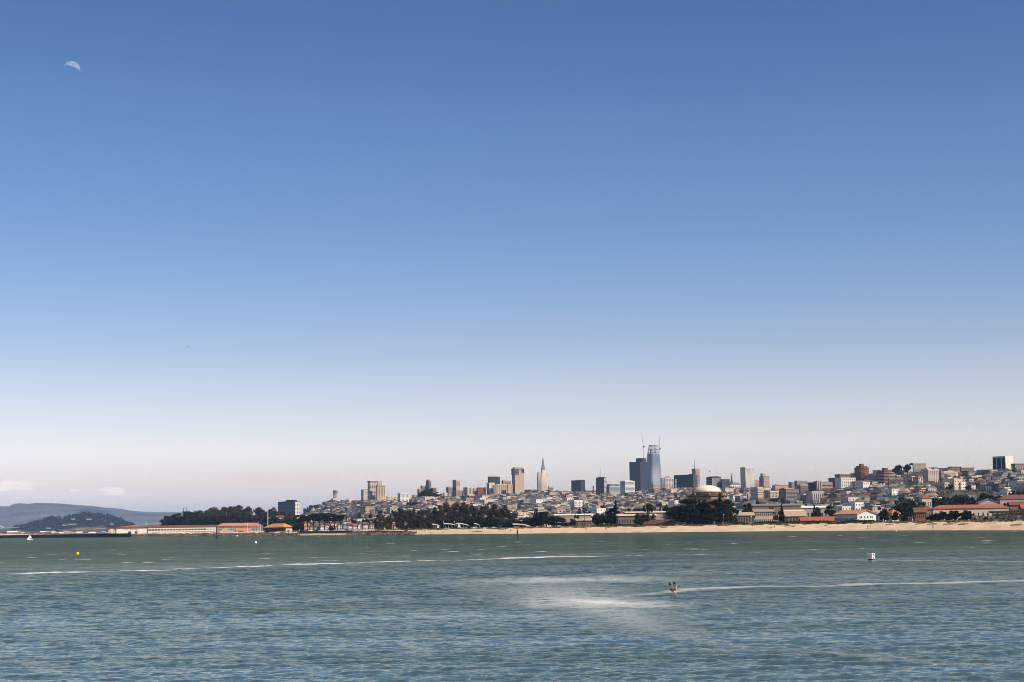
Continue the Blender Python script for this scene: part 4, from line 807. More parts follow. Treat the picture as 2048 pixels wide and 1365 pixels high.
tower('low cream house left of the red and white banded round tower', 1734, 1738, 1757, 957.5, 963, 'palepink', ('grid', 1, 5), r=2850); tower('green grey gabled house left of the banded round tower', 1747, 1750, 1757, 951, 957, 'teal', ('grid', 1, 3), r=2860, roof='hip', rcol=roof_brown)
tower('striped grey apartment block topping the hill behind trees', 1825, 1827, 1851, 928, 948, 'stone', ('band', 7, 1, 1, .45), ('grid', 7, 1), r=2880)
tower('grey sided block under the striped hilltop block', 1823, 1838, 1846, 946, 955, 'tan', ('grid', 2, 3), ('grid', 2, 6), r=2700)
tower('tall white slab with pinkish right half and dark window columns', 1846, 1856, 1876.5, 941, 974, 'palepink', ('grid', 13, 6, .4, .5), ('grid', 12, 5, .4, .4), r=2450, pent=[(1853, 1864, 937, 'palepink'), (1864, 1874, 939, 'brown')], g=glass)
tower('brown grey block right of the tall white slab', 1876, 1882, 1888, 945, 970, 'grey', ('grid', 8, 3), ('grid', 8, 3), r=2500)
tower('yellowish cream block with balconies on the upper slope', 1886, 1888.5, 1907, 945, 959, 'cream', ('band', 5, 1, 1, .35), r=2550, pent=[(1889, 1899, 942.5, 'yellow')])
tower('plain cream block beside the yellowish cream block', 1907, 1909, 1918, 946, 958, 'cream', ('grid', 4, 2, .3, .4), r=2540); tower('thin brick block beside the plain cream block', 1917, 1918, 1923, 946.5, 959, 'brick', ('grid', 4, 2), r=2550)
tower('dark roofed long apartment block on the skyline right of the trees', 1897, 1903, 1920, 936, 946, 'greige', ('grid', 4, 8), ('grid', 4, 3), r=2750, cornice='brown'); tower('long tan balconied block on the skyline beside a dark roofed one', 1920, 1923, 1946.5, 937, 949, 'greige', ('band', 4, 1, 1, .5), r=2740, cornice='tan')
tower('pinkish block with white window columns below the skyline', 1922, 1925, 1934, 947, 957, 'pink', ('grid', 4, 4), r=2600); tower('grey terraced block with white balconies under a dark tree', 1932, 1936, 1955, 949, 958, 'grey', ('grid', 4, 8, .6, .4), r=2560)
tower('brown sided cream block left of the tall far right slab', 1954, 1964, 1976, 941.5, 958, 'cream', ('grid', 5, 4, .6, .45), ('grid', 5, 5, .3, .3), r=2600, rcol='brown'); tower('cream block with recessed dark stair column near the tall slab', 1976, 1981, 1994, 941, 958, 'palepink', ('grid', 5, 4), ('grid', 5, 3), r=2590, rcol='brown')
o, phi, a, b, h, z0, r = tower('tall slab with a blank white end and dark windowed left side', 1987, 2010.5, 2025, 914, 951, 'white', None, ('grid', 13, 7, .86, .6), r=2500, ret=True, g=glass, eff=48, pent=[(1998, 2014, 912, 'white')])
MB().box(-.7, 0, .5, b-.5, 12, h-1).obj('dark_facade', wall('charcoal'), o)
for u in (.28, .66): MB().box(-1.1, -.72, b*u, b*u+1.1, 10, h).obj('pier', wall('white'), o)
for k in range(11): MB().box(-1.3, -.2, b-1.2, b+.8, 0, .5).obj('balcony', wall('grey'), o).location = (0, 0, h-3-k*2.8)
tower('brown block with recessed windows at the right edge', 2023, 2030, 2062, 930, 950, 'greige', ('grid', 6, 7, .5, .5), ('grid', 6, 3), r=2550, cornice='brown')
tower('pale block at the right edge below the brown one', 2040, 2042, 2062, 943, 956, 'palepink', ('grid', 4, 5), r=2450)
tower('white panelled house block below the tall far right slab', 2000, 2003, 2022, 953, 959, 'white', ('band', 1, 1), r=2450)
tower('cream windowed block above the hangars at the right', 2015, 2017, 2028, 968, 979, 'cream', ('grid', 3, 4), r=2150); tower('cream twin bay house above the hangars at the right edge', 2030, 2032, 2042, 967, 978, 'tan', ('grid', 3, 3), r=2140, roof='hip', rcol=roof_grey)
tower('pinkish terrace row above the wooded belt', 1798, 1801, 1820, 967, 975, 'palepink', ('grid', 2, 4), r=2300)
tower('orange tan house wall catching the sun on the right slope', 1896, 1897.5, 1903, 963, 972, 'tan', None, r=2350); tower('cream house with a large dark framed window on the slope', 1779, 1780, 1792, 983.5, 993, 'cream', ('grid', 1, 1, .7, .75), r=2150, g=glass)
tower('white square block with windows standing among the pale hillside houses', 1140, 1149, 1166, 1002, 1018, 'white', ('grid', 4, 6, .4, .55), ('grid', 4, 3), r=2700, g=glassm)
tower('pinkish brick school like block on the lower slope', 1010, 1014, 1033, 1012, 1024, 'pink', ('grid', 3, 8), ('grid', 3, 2), r=2500); tower('dark shingled house block beside the pinkish school', 967, 969, 975, 1004, 1014, 'brown', ('grid', 2, 2), r=2700)
tower('long low cream flat roofed market building among the marina houses', 720, 724, 746, 1023, 1031, 'cream', ('grid', 1, 8), r=2300); tower('white stucco block with arched top, right of the low market', 762, 765, 779, 1024, 1032, 'white', ('grid', 2, 5), r=2280)
tower('long dark roofed hall among the pale houses', 1086, 1090, 1120, 1017, 1026, 'brown', ('grid', 1, 8), r=2250); tower('blue grey fronted hall right of the long dark roofed one', 1123, 1126, 1147, 1018, 1026, 'bluegrey', ('grid', 2, 8, .7, .4), r=2240)
for (xl, xc, xr, yt, yb, col, lb) in ((1455, 1457, 1462, 991, 1003, 'pink', 'narrow pinkish house right of the dome'), (1464, 1466, 1479, 991, 1003, 'cream', 'cream flats right of the dome, beside the narrow pinkish house'), (1470, 1480, 1487, 994, 1008, 'bluegrey', 'slate sided flats right of the dome'), (1480, 1483, 1496, 994, 1007, 'palepink', 'pale pink flats left of the balcony tower'), (1494, 1496, 1502, 990, 1006, 'tan', 'slim tan flats touching the balcony tower'), (1600, 1604, 1613, 993, 1003, 'greige', 'greige flats below the banded grey brown block')):
    tower(lb, xl, xc, xr, yt, yb, col, ('grid', 4, 4, .4, .5), ('grid', 4, 2), r=2250, name='apartment_block')
# --- domed rotunda
def rotunda():
    r = 1600; s = r/F; c = P(1415, 1000, r); z0 = gz(c.x, c.y)-1; o = root('domed_rotunda', (c.x, c.y, z0), R_(22)); Z = lambda y: P(1415, y, r).z-z0
    ochre = mat('ochre_stone', (.15, .085, .048), .85, .25, .25); ochre2 = mat('ochre_stone_light', (.27, .165, .09), .85, .15, .3); dm = mat('dome_plaster', (.80, .72, .60), .55, .12, .25, axis_scale=(1, 1, .3))
    Rb = 18.4; oc = [(Rb*math.cos(k*math.pi/4+math.pi/8), Rb*math.sin(k*math.pi/4+math.pi/8)) for k in range(8)]; z1 = Z(1001); z2 = Z(993)
    for k in range(8):       # eight piers carry the ring, arches open between them
        x, y = oc[k]; MB().box(-3.2, 3.2, -3.2, 3.2, 0, z1).obj('pier', ochre, o, (x*.93, y*.93, 0)).rotation_euler = (0, 0, k*math.pi/4+math.pi/8)
        for sgn in (-1, 1):
            a = k*math.pi/4+math.pi/8+sgn*.17; MB().lathe([(1.2, 0), (1.0, z1*.6), (1.3, z1*.62), (1.3, z1*.64)], 12).obj('column', ochre2, o, (Rb*1.05*math.cos(a), Rb*1.05*math.sin(a), 0))
    def octo(q): return [(x*q, y*q) for x, y in oc]
    MB().prism(octo(1.0), z1, z2).obj('upper_wall', ochre, o); MB().prism(octo(1.09), z2, Z(991), poly2=octo(1.12)).obj('cornice', ochre2, o)
    for k in range(8):
        a = k*math.pi/4; q = MB(); ap = Rb*math.cos(math.pi/8)*1.0
        q.box(ap-.1, ap+.5, -5.6, 5.6, z1+.5, z2-.8); x = q.obj('relief_panel', ochre2, o); x.rotation_euler = (0, 0, a)
        x, y = oc[k]; MB().lathe([(1.0, Z(991)), (.8, Z(989.5)), (1.4, Z(988.7)), (.9, Z(987.2)), (.1, Z(986.8))], 10).obj('urn', ochre2, o, (x*.98, y*.98, 0))
    MB().lathe([(15.9, Z(991)), (15.9, Z(989)), (16.4, Z(989)), (16.4, Z(988.2)), (14.6, Z(988.2)), (14.6, Z(986)), (14.9, Z(985.4)), (13.6, Z(985.2)), (13.6, Z(984.3))], 48).obj('drum', ochre, o)
    MB().lathe([(14.0, Z(985.2)+.01), (14.0, Z(984.4)), (13.0, Z(984.2))], 48).obj('drum_ring', mat('gold_band', (.48, .29, .13), .5), o)
    d = [(12.6*math.cos(t_), Z(984.2)+(Z(970.3)-Z(984.2))*math.sin(t_)) for t_ in [i*math.pi/2/16 for i in range(16)]]+[(.3, Z(970.3))]
    shade_smooth(MB().lathe(d, 56).obj('dome', dm, o)); tag(o, 'large ochre rotunda with a bright cream dome rising behind black cypresses', 'rotunda', px=1415); OCC.append((r, 1376, 1453, 972, 1050))
rotunda()
# --- low buildings near the shore
def shed(label, xl, xc, xr, ye, yr, r, wc, rm, name='warehouse', gable='R', wR=None, wL=None, eff=35, zb=None, cat='building', oh=.8, base_open=False, hip=0, g=None):
    c = P(xc, ye, r); z0 = gz(c.x, c.y)-.3 if zb is None else zb; h = c.z-z0; phi, a, b = frame(xc, r, xl, xr, eff); o = root(name, (c.x, c.y, z0), phi); rise = (ye-yr)*r/F
    rm = rm if not isinstance(rm, str) else wall(rm)
    m = MB(); m.box(0, a, 0, b, 0, h)
    if gable == 'R' and not hip: m.add([(0, 0, h), (a, 0, h), (a/2, 0, h+rise), (0, b, h), (a, b, h), (a/2, b, h+rise)], [(0, 1, 2), (5, 4, 3)])
    elif gable == 'L' and not hip: m.add([(0, 0, h), (0, b, h), (0, b/2, h+rise), (a, 0, h), (a, b, h), (a, b/2, h+rise)], [(2, 1, 0), (3, 4, 5)])
    m.obj('wall', wall(wc) if isinstance(wc, str) else wc, o)
    t_ = .35; k = rise/(a/2 if gable == 'R' else b/2); q = MB()
    if hip:
        hx, hy = (a/2-.1, hip) if gable == 'R' else (hip, b/2-.1)
        q.prism([(-oh, -oh), (a+oh, -oh), (a+oh, b+oh), (-oh, b+oh)], h, h+rise, poly2=[(hx, hy), (a-hx, hy), (a-hx, b-hy), (hx, b-hy)])
    elif gable == 'R':
        for (xa, za, xb, zb_) in ((-oh, h-oh*k, a/2, h+rise), (a+oh, h-oh*k, a/2, h+rise)): q.add([(xa, -oh, za), (xb, -oh, zb_), (xb, b+oh, zb_), (xa, b+oh, za), (xa, -oh, za+t_), (xb, -oh, zb_+t_), (xb, b+oh, zb_+t_), (xa, b+oh, za+t_)], [(0,1,2,3),(7,6,5,4),(0,4,5,1),(1,5,6,2),(2,6,7,3),(3,7,4,0)])
    else:
        for (xa, za, xb, zb_) in ((-oh, h-oh*k, b/2, h+rise), (b+oh, h-oh*k, b/2, h+rise)): q.add([(-oh, xa, za), (-oh, xb, zb_), (a+oh, xb, zb_), (a+oh, xa, za), (-oh, xa, za+t_), (-oh, xb, zb_+t_), (a+oh, xb, zb_+t_), (a+oh, xa, za+t_)], [(0,1,2,3),(7,6,5,4),(0,4,5,1),(1,5,6,2),(2,6,7,3),(3,7,4,0)])
    q.obj('roof', rm, o)
    for side, sp, ln in (('R', wR, a), ('L', wL, b)):
        if sp: windows(o, side, ln, .6, h-.3, sp[0], sp[1], 'grid', g or glass, 100, sp[2], sp[3])
    tag(o, label, cat, px=xc); OCC.append((r, xl, xr, yr, ye+h*F/r)); return o, a, b, h
# orange roofed boathouse by the beach
o, a, b, h = shed('cream boathouse with an orange tiled roof and white gable end on the beach', 1670, 1714.5, 1750, 1028.5, 1021, 960, 'white', mat('roof_tiles_pale_orange', (.60, .27, .15), .8, .15, 1.5), 'boathouse', wR=None, wL=(1, 8, .35, .22), eff=38)
for u, z in ((.14, .66), (.22, .66), (.38, .66), (.55, .66), (.72, .66), (.80, .66), (.24, .2), (.40, .2), (.58, .2), (.85, .2)): MB().box(-.32, .32, -.08, .05, -.5, .5).obj('window', glass, o, (a*u, 0, h*z))
MB().box(-.9, -.05, .4, b-.5, h*.42, h*.48).obj('balcony', wall('grey'), o); MB().box(-.06, .02, .5, b*.55, .2, h*.33).obj('door', glass, o)
MB().box(-.3, .3, -.08, .05, -.2, .2).obj('vent', steel_dark, o, (a*.5, 0, h+1.1))
shed('very long low barracks with a bright red tiled roof and pale grey wall', 1862, 1866, 2010, 1018, 1011, 1050, 'stone', roof_red, 'barracks', gable='L', wR=(1, 16, .25, .3), eff=12, hip=5)
shed('maroon roofed building left of the long red roofed barracks', 1830, 1850, 1864, 1020, 1011, 1150, 'brown', roof_redbrown, 'barracks', wR=(1, 4, .5, .4), hip=3, eff=35); shed('low brick red building behind the bushes, left of the maroon roof', 1826, 1829, 1851, 1022, 1017, 1100, 'brick', roof_redbrown, 'barracks', gable='L', wR=(1, 6, .4, .4), eff=15)
shed('grey gabled hangar below the wooded belt at the right', 1955, 1958, 1994, 1006, 999, 1350, 'grey', roof_grey, 'hangar', gable='R', eff=12, wR=(1, 2, .2, .4)); shed('long hangar with a rust red roof at the right edge', 1993, 2000, 2075, 999, 990.5, 1450, 'greige', roof_redbrown, 'hangar', gable='L', wR=(1, 6, .6, .18), eff=16, hip=6)
shed('low red brick house half behind olive trees at the right edge', 2016, 2020, 2060, 1009, 1005, 1250, 'brick', roof_redbrown, 'brick_house', gable='L', wR=(1, 8, .3, .4), eff=14); shed('small brick house with a cream door by the overpass', 2040, 2043, 2062, 1014, 1009, 1150, 'brick', roof_red, 'brick_house', gable='L', wR=(1, 3, .3, .4), eff=16)
shed('low shed with a bright red roof left of the orange roofed boathouse', 1600, 1602, 1671, 1040, 1035.5, 1050, 'greige', roof_red, 'low_shed', gable='L', eff=12, wR=(1, 9, .3, .4)); shed('long tan fronted building with a pale sloped roof among dark trees', 1568, 1571, 1610, 1030, 1024, 1150, 'brown', roof_tan, 'low_shed', gable='L', eff=14, wR=(1, 6, .5, .5))
shed('house with an orange pyramid roof behind the three round bushes', 1774, 1784, 1797, 1026, 1018, 1200, 'cream', roof_orange, 'house', hip=4, wR=(1, 3, .3, .3)); shed('yellow house with a red tiled roof beside the dark trees', 1838, 1844, 1862, 997, 992, 1700, 'yellow', roof_red, 'house', gable='L', wR=(2, 4, .35, .4), eff=20, hip=3)
shed('tan topped long brown shed with a stepped flat roof behind bushes', 1232, 1236, 1312, 1032, 1030, 1180, 'brown', 'cream', 'brown_shed', gable='L', eff=10, wR=(1, 14, .3, .3)); shed('upper tier of the long brown sheds, with cream eaves', 1248, 1251, 1336, 1026, 1024.6, 1240, 'greige', 'cream', 'brown_shed', gable='L', eff=10)
shed('low house with a dull red gabled roof and pale gable end at the beach edge', 1285, 1332, 1372, 1049, 1040.5, 1090, 'stone', roof_redbrown, 'beach_house', eff=42)
shed('low brown tiled shed left of the brown sheds, behind the bushes', 1150, 1153, 1183, 1041, 1038, 1270, 'brown', 'tan', 'low_shed', gable='L', eff=12, wR=(1, 6, .3, .3)); shed('flat white roofed long shed among the pale houses behind the palm', 1108, 1110, 1182, 1031, 1029.6, 1700, 'greige', roof_white, 'long_shed', gable='L', eff=12)
shed('two storey tan building with dark upper windows right of the dome cypresses', 1505, 1508, 1545, 1023, 1020.5, 1200, 'tan', 'greige', 'park_building', gable='L', eff=12, wR=(2, 10, .5, .4)); shed('long brown shed with open carport behind the lamp posts', 1462, 1465, 1506, 1030, 1026, 1180, 'brown', roof_tan, 'low_shed', gable='L', eff=12, wR=(1, 8, .5, .5))
shed('wide flat brown roofed hall behind the two storey tan building', 1500, 1504, 1600, 1012, 1009.5, 1500, 'brown', roof_grey, 'long_hall', gable='L', eff=12, wR=(1, 16, .4, .3)); shed('cream eaved low hall right of the dark conifer', 1566, 1570, 1605, 1024, 1021, 1300, 'brown', 'cream', 'low_hall', gable='L', eff=12, wR=(1, 6, .4, .4)); shed('pale flat roofed row in front of the pale hillside at the right of the dome', 1560, 1563, 1660, 1016, 1014, 1560, 'greige', roof_white, 'long_hall', gable='L', eff=12, wR=(1, 14, .4, .3))
# piers and barracks at the left
o, a, b, h = shed('long cream pier shed with two rows of dark windows and a red roof', 294, 296, 432, 1055.2, 1052.6, 2150, mat('cream_pier_wall', (.74, .67, .55), .85, .06, .2), roof_redbrown, 'pier_shed', gable='L', wR=None, eff=14, zb=2.6)
for j in range(23):
    u = a*(j+.5)/23; up = MB().box(-a/23*.38, a/23*.38, -.1, .1, -.95, .95) if j < 19 else MB().box(-a/23*.36, a/23*.36, -.1, .1, -.45, .45)
    up.obj('window', glass, o, (u, -.02, h*.62))
    if j > 0: MB().box(-a/23*.34, a/23*.34, -.1, .1, -.4, .4).obj('window', glassm, o, (u, -.02, h*.30))
MB().box(1, a*.22, -.3, .2, h*.02, h*.10).obj('door', glass, o, (0, 0, 0)) if False else None
o, a, b, h = shed('cream pier warehouse with two tall dark doors, left of the long pier shed', 231, 233, 293, 1056.8, 1055.2, 2250, mat('cream_pier_wall', (.72, .63, .48)), roof_redbrown, 'pier_warehouse', gable='L', eff=14, zb=3)
for u, w_ in ((.42, 1.9), (.62, 1.7)): MB().box(-w_/1, w_/1, -.1, .1, 0, 3.4).obj('door', mat('dark_red_door', (.07, .02, .02), .7), o, (a*u, -.02, 0.3))
for u in (.25, .34, .44, .53, .63): MB().box(-1.4, 1.4, -.1, .1, -.35, .35).obj('window', glass, o, (a*u, -.02, h*.72))
o, a, b, h = shed('small cream pier house left of the cream warehouse', 213, 217, 230, 1060, 1057, 2300, 'cream', roof_red, 'pier_house', eff=25, zb=3, wR=(2, 2, .5, .3)); shed('red roofed pier ridge behind the cream warehouse', 241, 243, 274, 1055.2, 1053.6, 2330, 'greige', roof_red, 'pier_house', gable='L', eff=14, zb=3)
o, a, b, h = shed('long barracks with a bright orange roof behind the masts', 432, 434, 523, 1053, 1047, 1980, 'greige', mat('roof_tiles_salmon', (.50, .16, .085), .8, .2, .8), 'orange_barracks', gable='L', eff=14, zb=2.5, wR=(3, 18, .5, .4), hip=7)
for u in (.31, .53, .60): MB().box(-1.6, 1.6, 0, 4, 0, 2.0).obj('dormer', roof_orange, o, (a*u, 2, h+.8))
shed('cream barn with an arched low gable in front of the orange barracks', 438, 441, 462, 1064, 1058, 1880, 'tan', 'cream', 'cream_barn', eff=20, zb=2.5, oh=.2); shed('low annex with an orange lean roof in front of the orange barracks', 471, 473, 500, 1061.5, 1058.5, 1900, 'greige', roof_orange, 'low_annex', gable='L', eff=14, zb=2.5, wR=(1, 6, .5, .5))
o, a, b, h = shed('boat hall with a large vivid orange hipped roof over a black open front', 531, 567, 584, 1055, 1047.2, 1700, 'charcoal', mat('roof_tiles_vivid_orange', (.62, .24, .085), .75, .12, .8), 'boat_hall', eff=40, zb=2.2, hip=5, oh=1.6); MB().box(a*.25, a+.1, -.08, .05, .3, h-.2).obj('side_wall', wall('cream'), o)
shed('cream garage at the right end of the boat hall', 580, 582, 590, 1056, 1053, 1720, 'cream', 'cream', 'garage', eff=20, zb=2.5, wR=(1, 2, .3, .5)); shed('small red roofed house peeping over the bluff trees', 551, 554, 567, 1034.5, 1032, 2400, 'palepink', roof_redbrown, 'bluff_house', gable='L', eff=20)
# shore front houses between the trees at the marina
random.seed(21)
HC = ['cream', 'white', 'palepink', 'tan', 'pink', 'stone', 'yellow', 'bluegrey', 'grey', 'brick']
x = 596; i = 0
while x < 800:
    wd = random.uniform(9, 15); col = random.choice(HC[:8]); rm = random.choice([roof_orange, roof_redbrown, roof_red, roof_tan, roof_redbrown]); yt = random.uniform(1045, 1049) if x > 660 else random.uniform(1048, 1051)
    shed(f'{dict(cream="cream", white="white", palepink="pale pink", tan="tan", pink="pink", stone="stone grey", yellow="yellow", bluegrey="blue grey")[col]} marina house with {"an orange" if rm is roof_orange else "a red" if rm in (roof_red, roof_redbrown) else "a tan"} roof on the waterfront street', x, x+wd*.22, x+wd, yt+2.6, yt, 1770+random.uniform(-15, 15), col, rm, 'marina_house', gable=random.choice('RL'), wR=(2, 3, .4, .4), eff=24, hip=random.choice((0, 2)))
    x += wd*1.02
# ------------------------------------------------------------------ hillside houses
random.seed(5); PHI = R_(33)
HCOL = ['white', 'white', 'white', 'palepink', 'cream', 'stone', 'white', 'cream', 'palepink', 'stone', 'grey', 'greige', 'tan', 'bluegrey', 'pink', 'brown', 'greige', 'white', 'palepink', 'brown', 'grey', 'brown', 'bluegrey', 'greige']
CN = dict(white='white', cream='cream', palepink='pale pink', stone='stone coloured', grey='grey', greige='greige', tan='tan', bluegrey='slate blue', pink='dusty pink', brown='brown', yellow='pale yellow')
cands = []
cell_u, cell_v = 14.5, 21.0; cu, su = math.cos(PHI), math.sin(PHI)
for iu in range(-200, 260):
    for iv in range(50, 330):
        if iv % 4 == 0: continue                       # streets
        u = iu*cell_u+random.uniform(-2, 2); v = iv*cell_v+random.uniform(-2, 2); x = u*cu-v*su*0+0; y = v
        x = u; yy = v+u*0
        X_ = x*cu-yy*su*.0; Xw = x*cu - yy*su*0.35; Yw = x*su*.35+yy*cu*1.1
        r = math.hypot(Xw, Yw); 
        if Yw <= 0 or r < 1500: continue
        px = float(az2px(math.atan2(Xw, Yw)))
        if px < 600 or px > 2230: continue
        rr0 = 1780 if px < 1400 else (1640 if px < 1700 else 1700)
        if px > 1830: rr0 = 1880
        if px < 720: rr0 = 1900
        if r < rr0 or r > float(ridge(px, 1))+60: continue
        if px < 1450 and r < 2600 and random.random() < .25: continue
        if random.random() < .10: continue
        z = gz(Xw, Yw); base_py = yhor(px)-(z-CAMH)/r*F
        # wooded pockets without houses
        if (1870 < px < 2000 and 986 < base_py < 1008) or (838 < px < 885 and 977 < base_py < 1000) or (928 < px < 965 and 986 < base_py < 1001) or (px < 705 and base_py < 1009) or (px < 650 and base_py < 1018): continue
        big = random.random() < .06
        w_ = random.uniform(7.5, 12)*(1.7 if big else 1); d_ = random.uniform(9, 15)*(1.4 if big else 1); h_ = random.uniform(5.5, 9.5)*(1.6 if big else 1)
        cands.append((r, px, Xw, Yw, z, w_, d_, h_, random.choice(HCOL), random.choice(['flat', 'flat', 'flat', 'gable', 'hip']) if not big else 'flat', random.choice(['grey', 'grey', 'brown', 'brown', 'tan', 'grey', 'grey', 'brown', 'grey', 'tan', 'grey', 'brown', 'brown', 'redbrown' if random.random() < .8 else 'red'])))
        q_ = cands[-1]; top_ = base_py-q_[7]*1.15*F/r; hw0 = q_[5]*.6*F/r
        if any(l[0] > r-15 and l[1]-hw0 < px < l[2]+hw0 and l[3] < top_ < l[4]-3.5 for l in LMK): cands.pop()
cands.sort()
grid = np.zeros((160, 2400), np.uint8); occ = sorted(OCC); oi = 0; vis = []
def cover(x0, x1, y0, y1):
    a, b = max(0, int(x0)), min(2399, int(x1)+1); c, d = max(0, int(y0)-920), min(159, int(y1)-920+1); return a, b, c, d
for k, c in enumerate(cands):
    while oi < len(occ) and occ[oi][0] < c[0]:
        a, b, cc, d = cover(*occ[oi][1:]); oi += 1
        if b > a and d > cc: grid[cc:d, a:b] = 1
    hw_ = (c[5]*.84+c[6]*.54)/2*F/c[0]; yb = yhor(c[1])-(c[4]-CAMH)/c[0]*F; yt = yb-c[7]*F/c[0]
    a, b, cc, d = cover(c[1]-hw_, c[1]+hw_, yt, yb)
    if b <= a or d <= cc: vis.append(0); continue
    g = grid[cc:d, a:b]; vis.append(int((g == 0).sum()) if c[1] < 2046 else 0); grid[cc:d, a:b] = 1
order = sorted(range(len(cands)), key=lambda k: -vis[k]); single = set(order[:285])
ROOFM = dict(grey=roof_grey, brown=roof_brown, redbrown=roof_redbrown, tan=roof_tan, red=roof_red)
def house_geo(w_, d_, h_, kind, m=None, mr=None):
    """walls + windows in m (0 wall, 1 glass), roof in mr"""
    m.box(0, w_, 0, d_, -4, h_)
    nf = 2 if h_ < 10 else 3
    for f in range(nf):
        for j in range(3): u = w_*(j+.5)/3; z = h_*(f+.55)/nf; m.box(u-.75, u+.75, -.1, .1, z-.85, z+.75, 1)
        for j in range(3): u = d_*(j+.5)/3; z = h_*(f+.55)/nf; m.box(-.1, .1, u-.6, u+.6, z-.8, z+.7, 1)
    if kind == 'flat': mr.box(-.35, w_+.35, -.35, d_+.35, h_+.01, h_+.8)
    elif kind == 'gable':
        mr.add([(-.4, -.4, h_), (w_+.4, -.4, h_), (w_/2, -.4, h_+w_*.32), (-.4, d_+.4, h_), (w_+.4, d_+.4, h_), (w_/2, d_+.4, h_+w_*.32)], [(0, 1, 2), (5, 4, 3), (0, 2, 5, 3), (2, 1, 4, 5), (0, 3, 4, 1)])
    else: mr.prism([(-.5, -.5), (w_+.5, -.5), (w_+.5, d_+.5), (-.5, d_+.5)], h_, h_+w_*.24, poly2=[(w_*.42, w_*.42), (w_*.58, w_*.42), (w_*.58, d_-w_*.42), (w_*.42, d_-w_*.42)])
ZONES = [(600, 700, 'under the round hilltop tower'), (700, 790, 'under the twin tan towers'), (790, 870, 'under the white block'), (870, 960, 'under the pink apartment block'), (960, 1060, 'under the tall tan tower'), (1060, 1125, 'under the pyramid'), (1125, 1180, 'under the black block'),
 (1180, 1235, 'under the antenna tower'), (1235, 1295, 'under the tall black tower'), (1295, 1350, 'under the curved skyscraper'), (1350, 1480, 'near the dome'), (1480, 1530, 'under the white grid tower'), (1530, 1600, 'under the wide brown block'), (1600, 1665, 'under the dark slab'),
 (1665, 1735, 'above the orange roofed boathouse'), (1735, 1800, 'under the banded round tower'), (1800, 1870, 'under the striped hilltop block'), (1870, 1950, 'above the red roofed barracks'), (1950, 2100, 'under the far right slab')]
ORD = ['first', 'second', 'third', 'fourth', 'fifth', 'sixth', 'seventh', 'eighth', 'ninth', 'tenth', 'eleventh', 'twelfth', 'thirteenth', 'fourteenth', 'fifteenth', 'sixteenth', 'seventeenth', 'eighteenth', 'nineteenth', 'twentieth', 'twenty first', 'twenty second', 'twenty third', 'twenty fourth', 'twenty fifth', 'twenty sixth', 'twenty seventh', 'twenty eighth', 'twenty ninth', 'thirtieth'] + ['later']*60
mats_list = [wall(c) for c in CN] + [glassm, roof_grey, roof_brown, roof_redbrown, roof_tan, roof_red]; ci = {c: i for i, c in enumerate(CN)}; ri = dict(grey=12, brown=13, redbrown=14, tan=15, red=16)
SV, SF, SM = [], [], []; base = 0
PROTO = {}
for k, c in enumerate(cands):
    r, px, x, y, z, w_, d_, h_, col, kind, rf = c; rot = PHI+R_(random.choice((0, 0, 0, 4, -4)))
    if k in single:
        key = (round(w_), round(d_/2)*2, round(h_), kind)
        if key not in PROTO:
            m, mr = MB(), MB(); house_geo(key[0], key[1], key[2], kind, m, mr); PROTO[key] = (m, mr)
        m, mr = PROTO[key]
        kk = key+(col,); kr = key+('roof', rf)
        if kk not in PROTO: PROTO[kk] = m.mesh('house_wall', [wall(col), glassm])
        if kr not in PROTO: PROTO[kr] = mr.mesh('house_roof', ROOFM[rf] if kind != 'flat' else (wall(col) if col in ('white', 'palepink', 'cream') else ROOFM[rf]))
        o = root('house', (x, y, z), rot); link('wall', PROTO[kk], o); link('roof', PROTO[kr], o)
        zn = next(q[2] for q in ZONES if q[0] <= px < q[1]) if px < 2100 else ZONES[-1][2]
        tag(o, f'{CN[col]} {dict(flat="flat roofed", gable="gabled", hip="hip roofed")[kind]} house {zn}', 'house', 'pale houses covering the hillside', px)
    else:
        if vis[k] == 0 and px < 2040 and r > float(ridge(px, 1))*.0+2000 and random.random() < .5: continue
        cr_, sr_ = math.cos(rot), math.sin(rot); m, mr = MB(), MB(); house_geo(w_, d_, h_, kind, m, mr)
        V = np.array(m.v+mr.v); Wd = np.stack([x+V[:, 0]*cr_-V[:, 1]*sr_, y+V[:, 0]*sr_+V[:, 1]*cr_, z+V[:, 2]], 1); SV.append(Wd)
        for f, mi in zip(m.f, m.m): SF.append([q+base for q in f]); SM.append(ci[col] if mi == 0 else 11)
        nb = len(m.v)
        for f in mr.f: SF.append([q+base+nb for q in f]); SM.append(ci[col] if (kind == 'flat' and col in ('white', 'palepink', 'cream')) else ri[rf])
        base += len(V)
me = bpy.data.meshes.new('distant_houses'); me.from_pydata(np.concatenate(SV).tolist(), [], SF)
for m in mats_list: me.materials.append(m)
me.polygons.foreach_set('material_index', SM); me.update()
struct(link('distant_houses', me), 'stuff', 'dense pale houses packed over the hillside behind the beach', 'houses')
pts = []; random.seed(77)
for k, c in enumerate(cands):
    if random.random() < .42: pts.append((c[2]+random.uniform(-11, 11), c[3]-random.uniform(4, 11), c[4]+random.uniform(1.5, 6)))
for i in range(500):
    px = random.choice([random.uniform(1700, 2100), random.uniform(600, 2100)]); r = random.uniform(2000, 3900); 
    if r < float(ridge(px, 1)): a = px2az(px); pts.append((r*math.sin(a), r*math.cos(a), float(ground_z(px, r))+4))
stuff_leaves('garden_greenery', pts, .85, 34, fol_far, (2.6, 2.6, 1.9), 'dark garden trees and hedges between the hillside houses', 'greenery')
print('houses', len(cands), 'single', len(single), 'min vis', vis[order[284]])
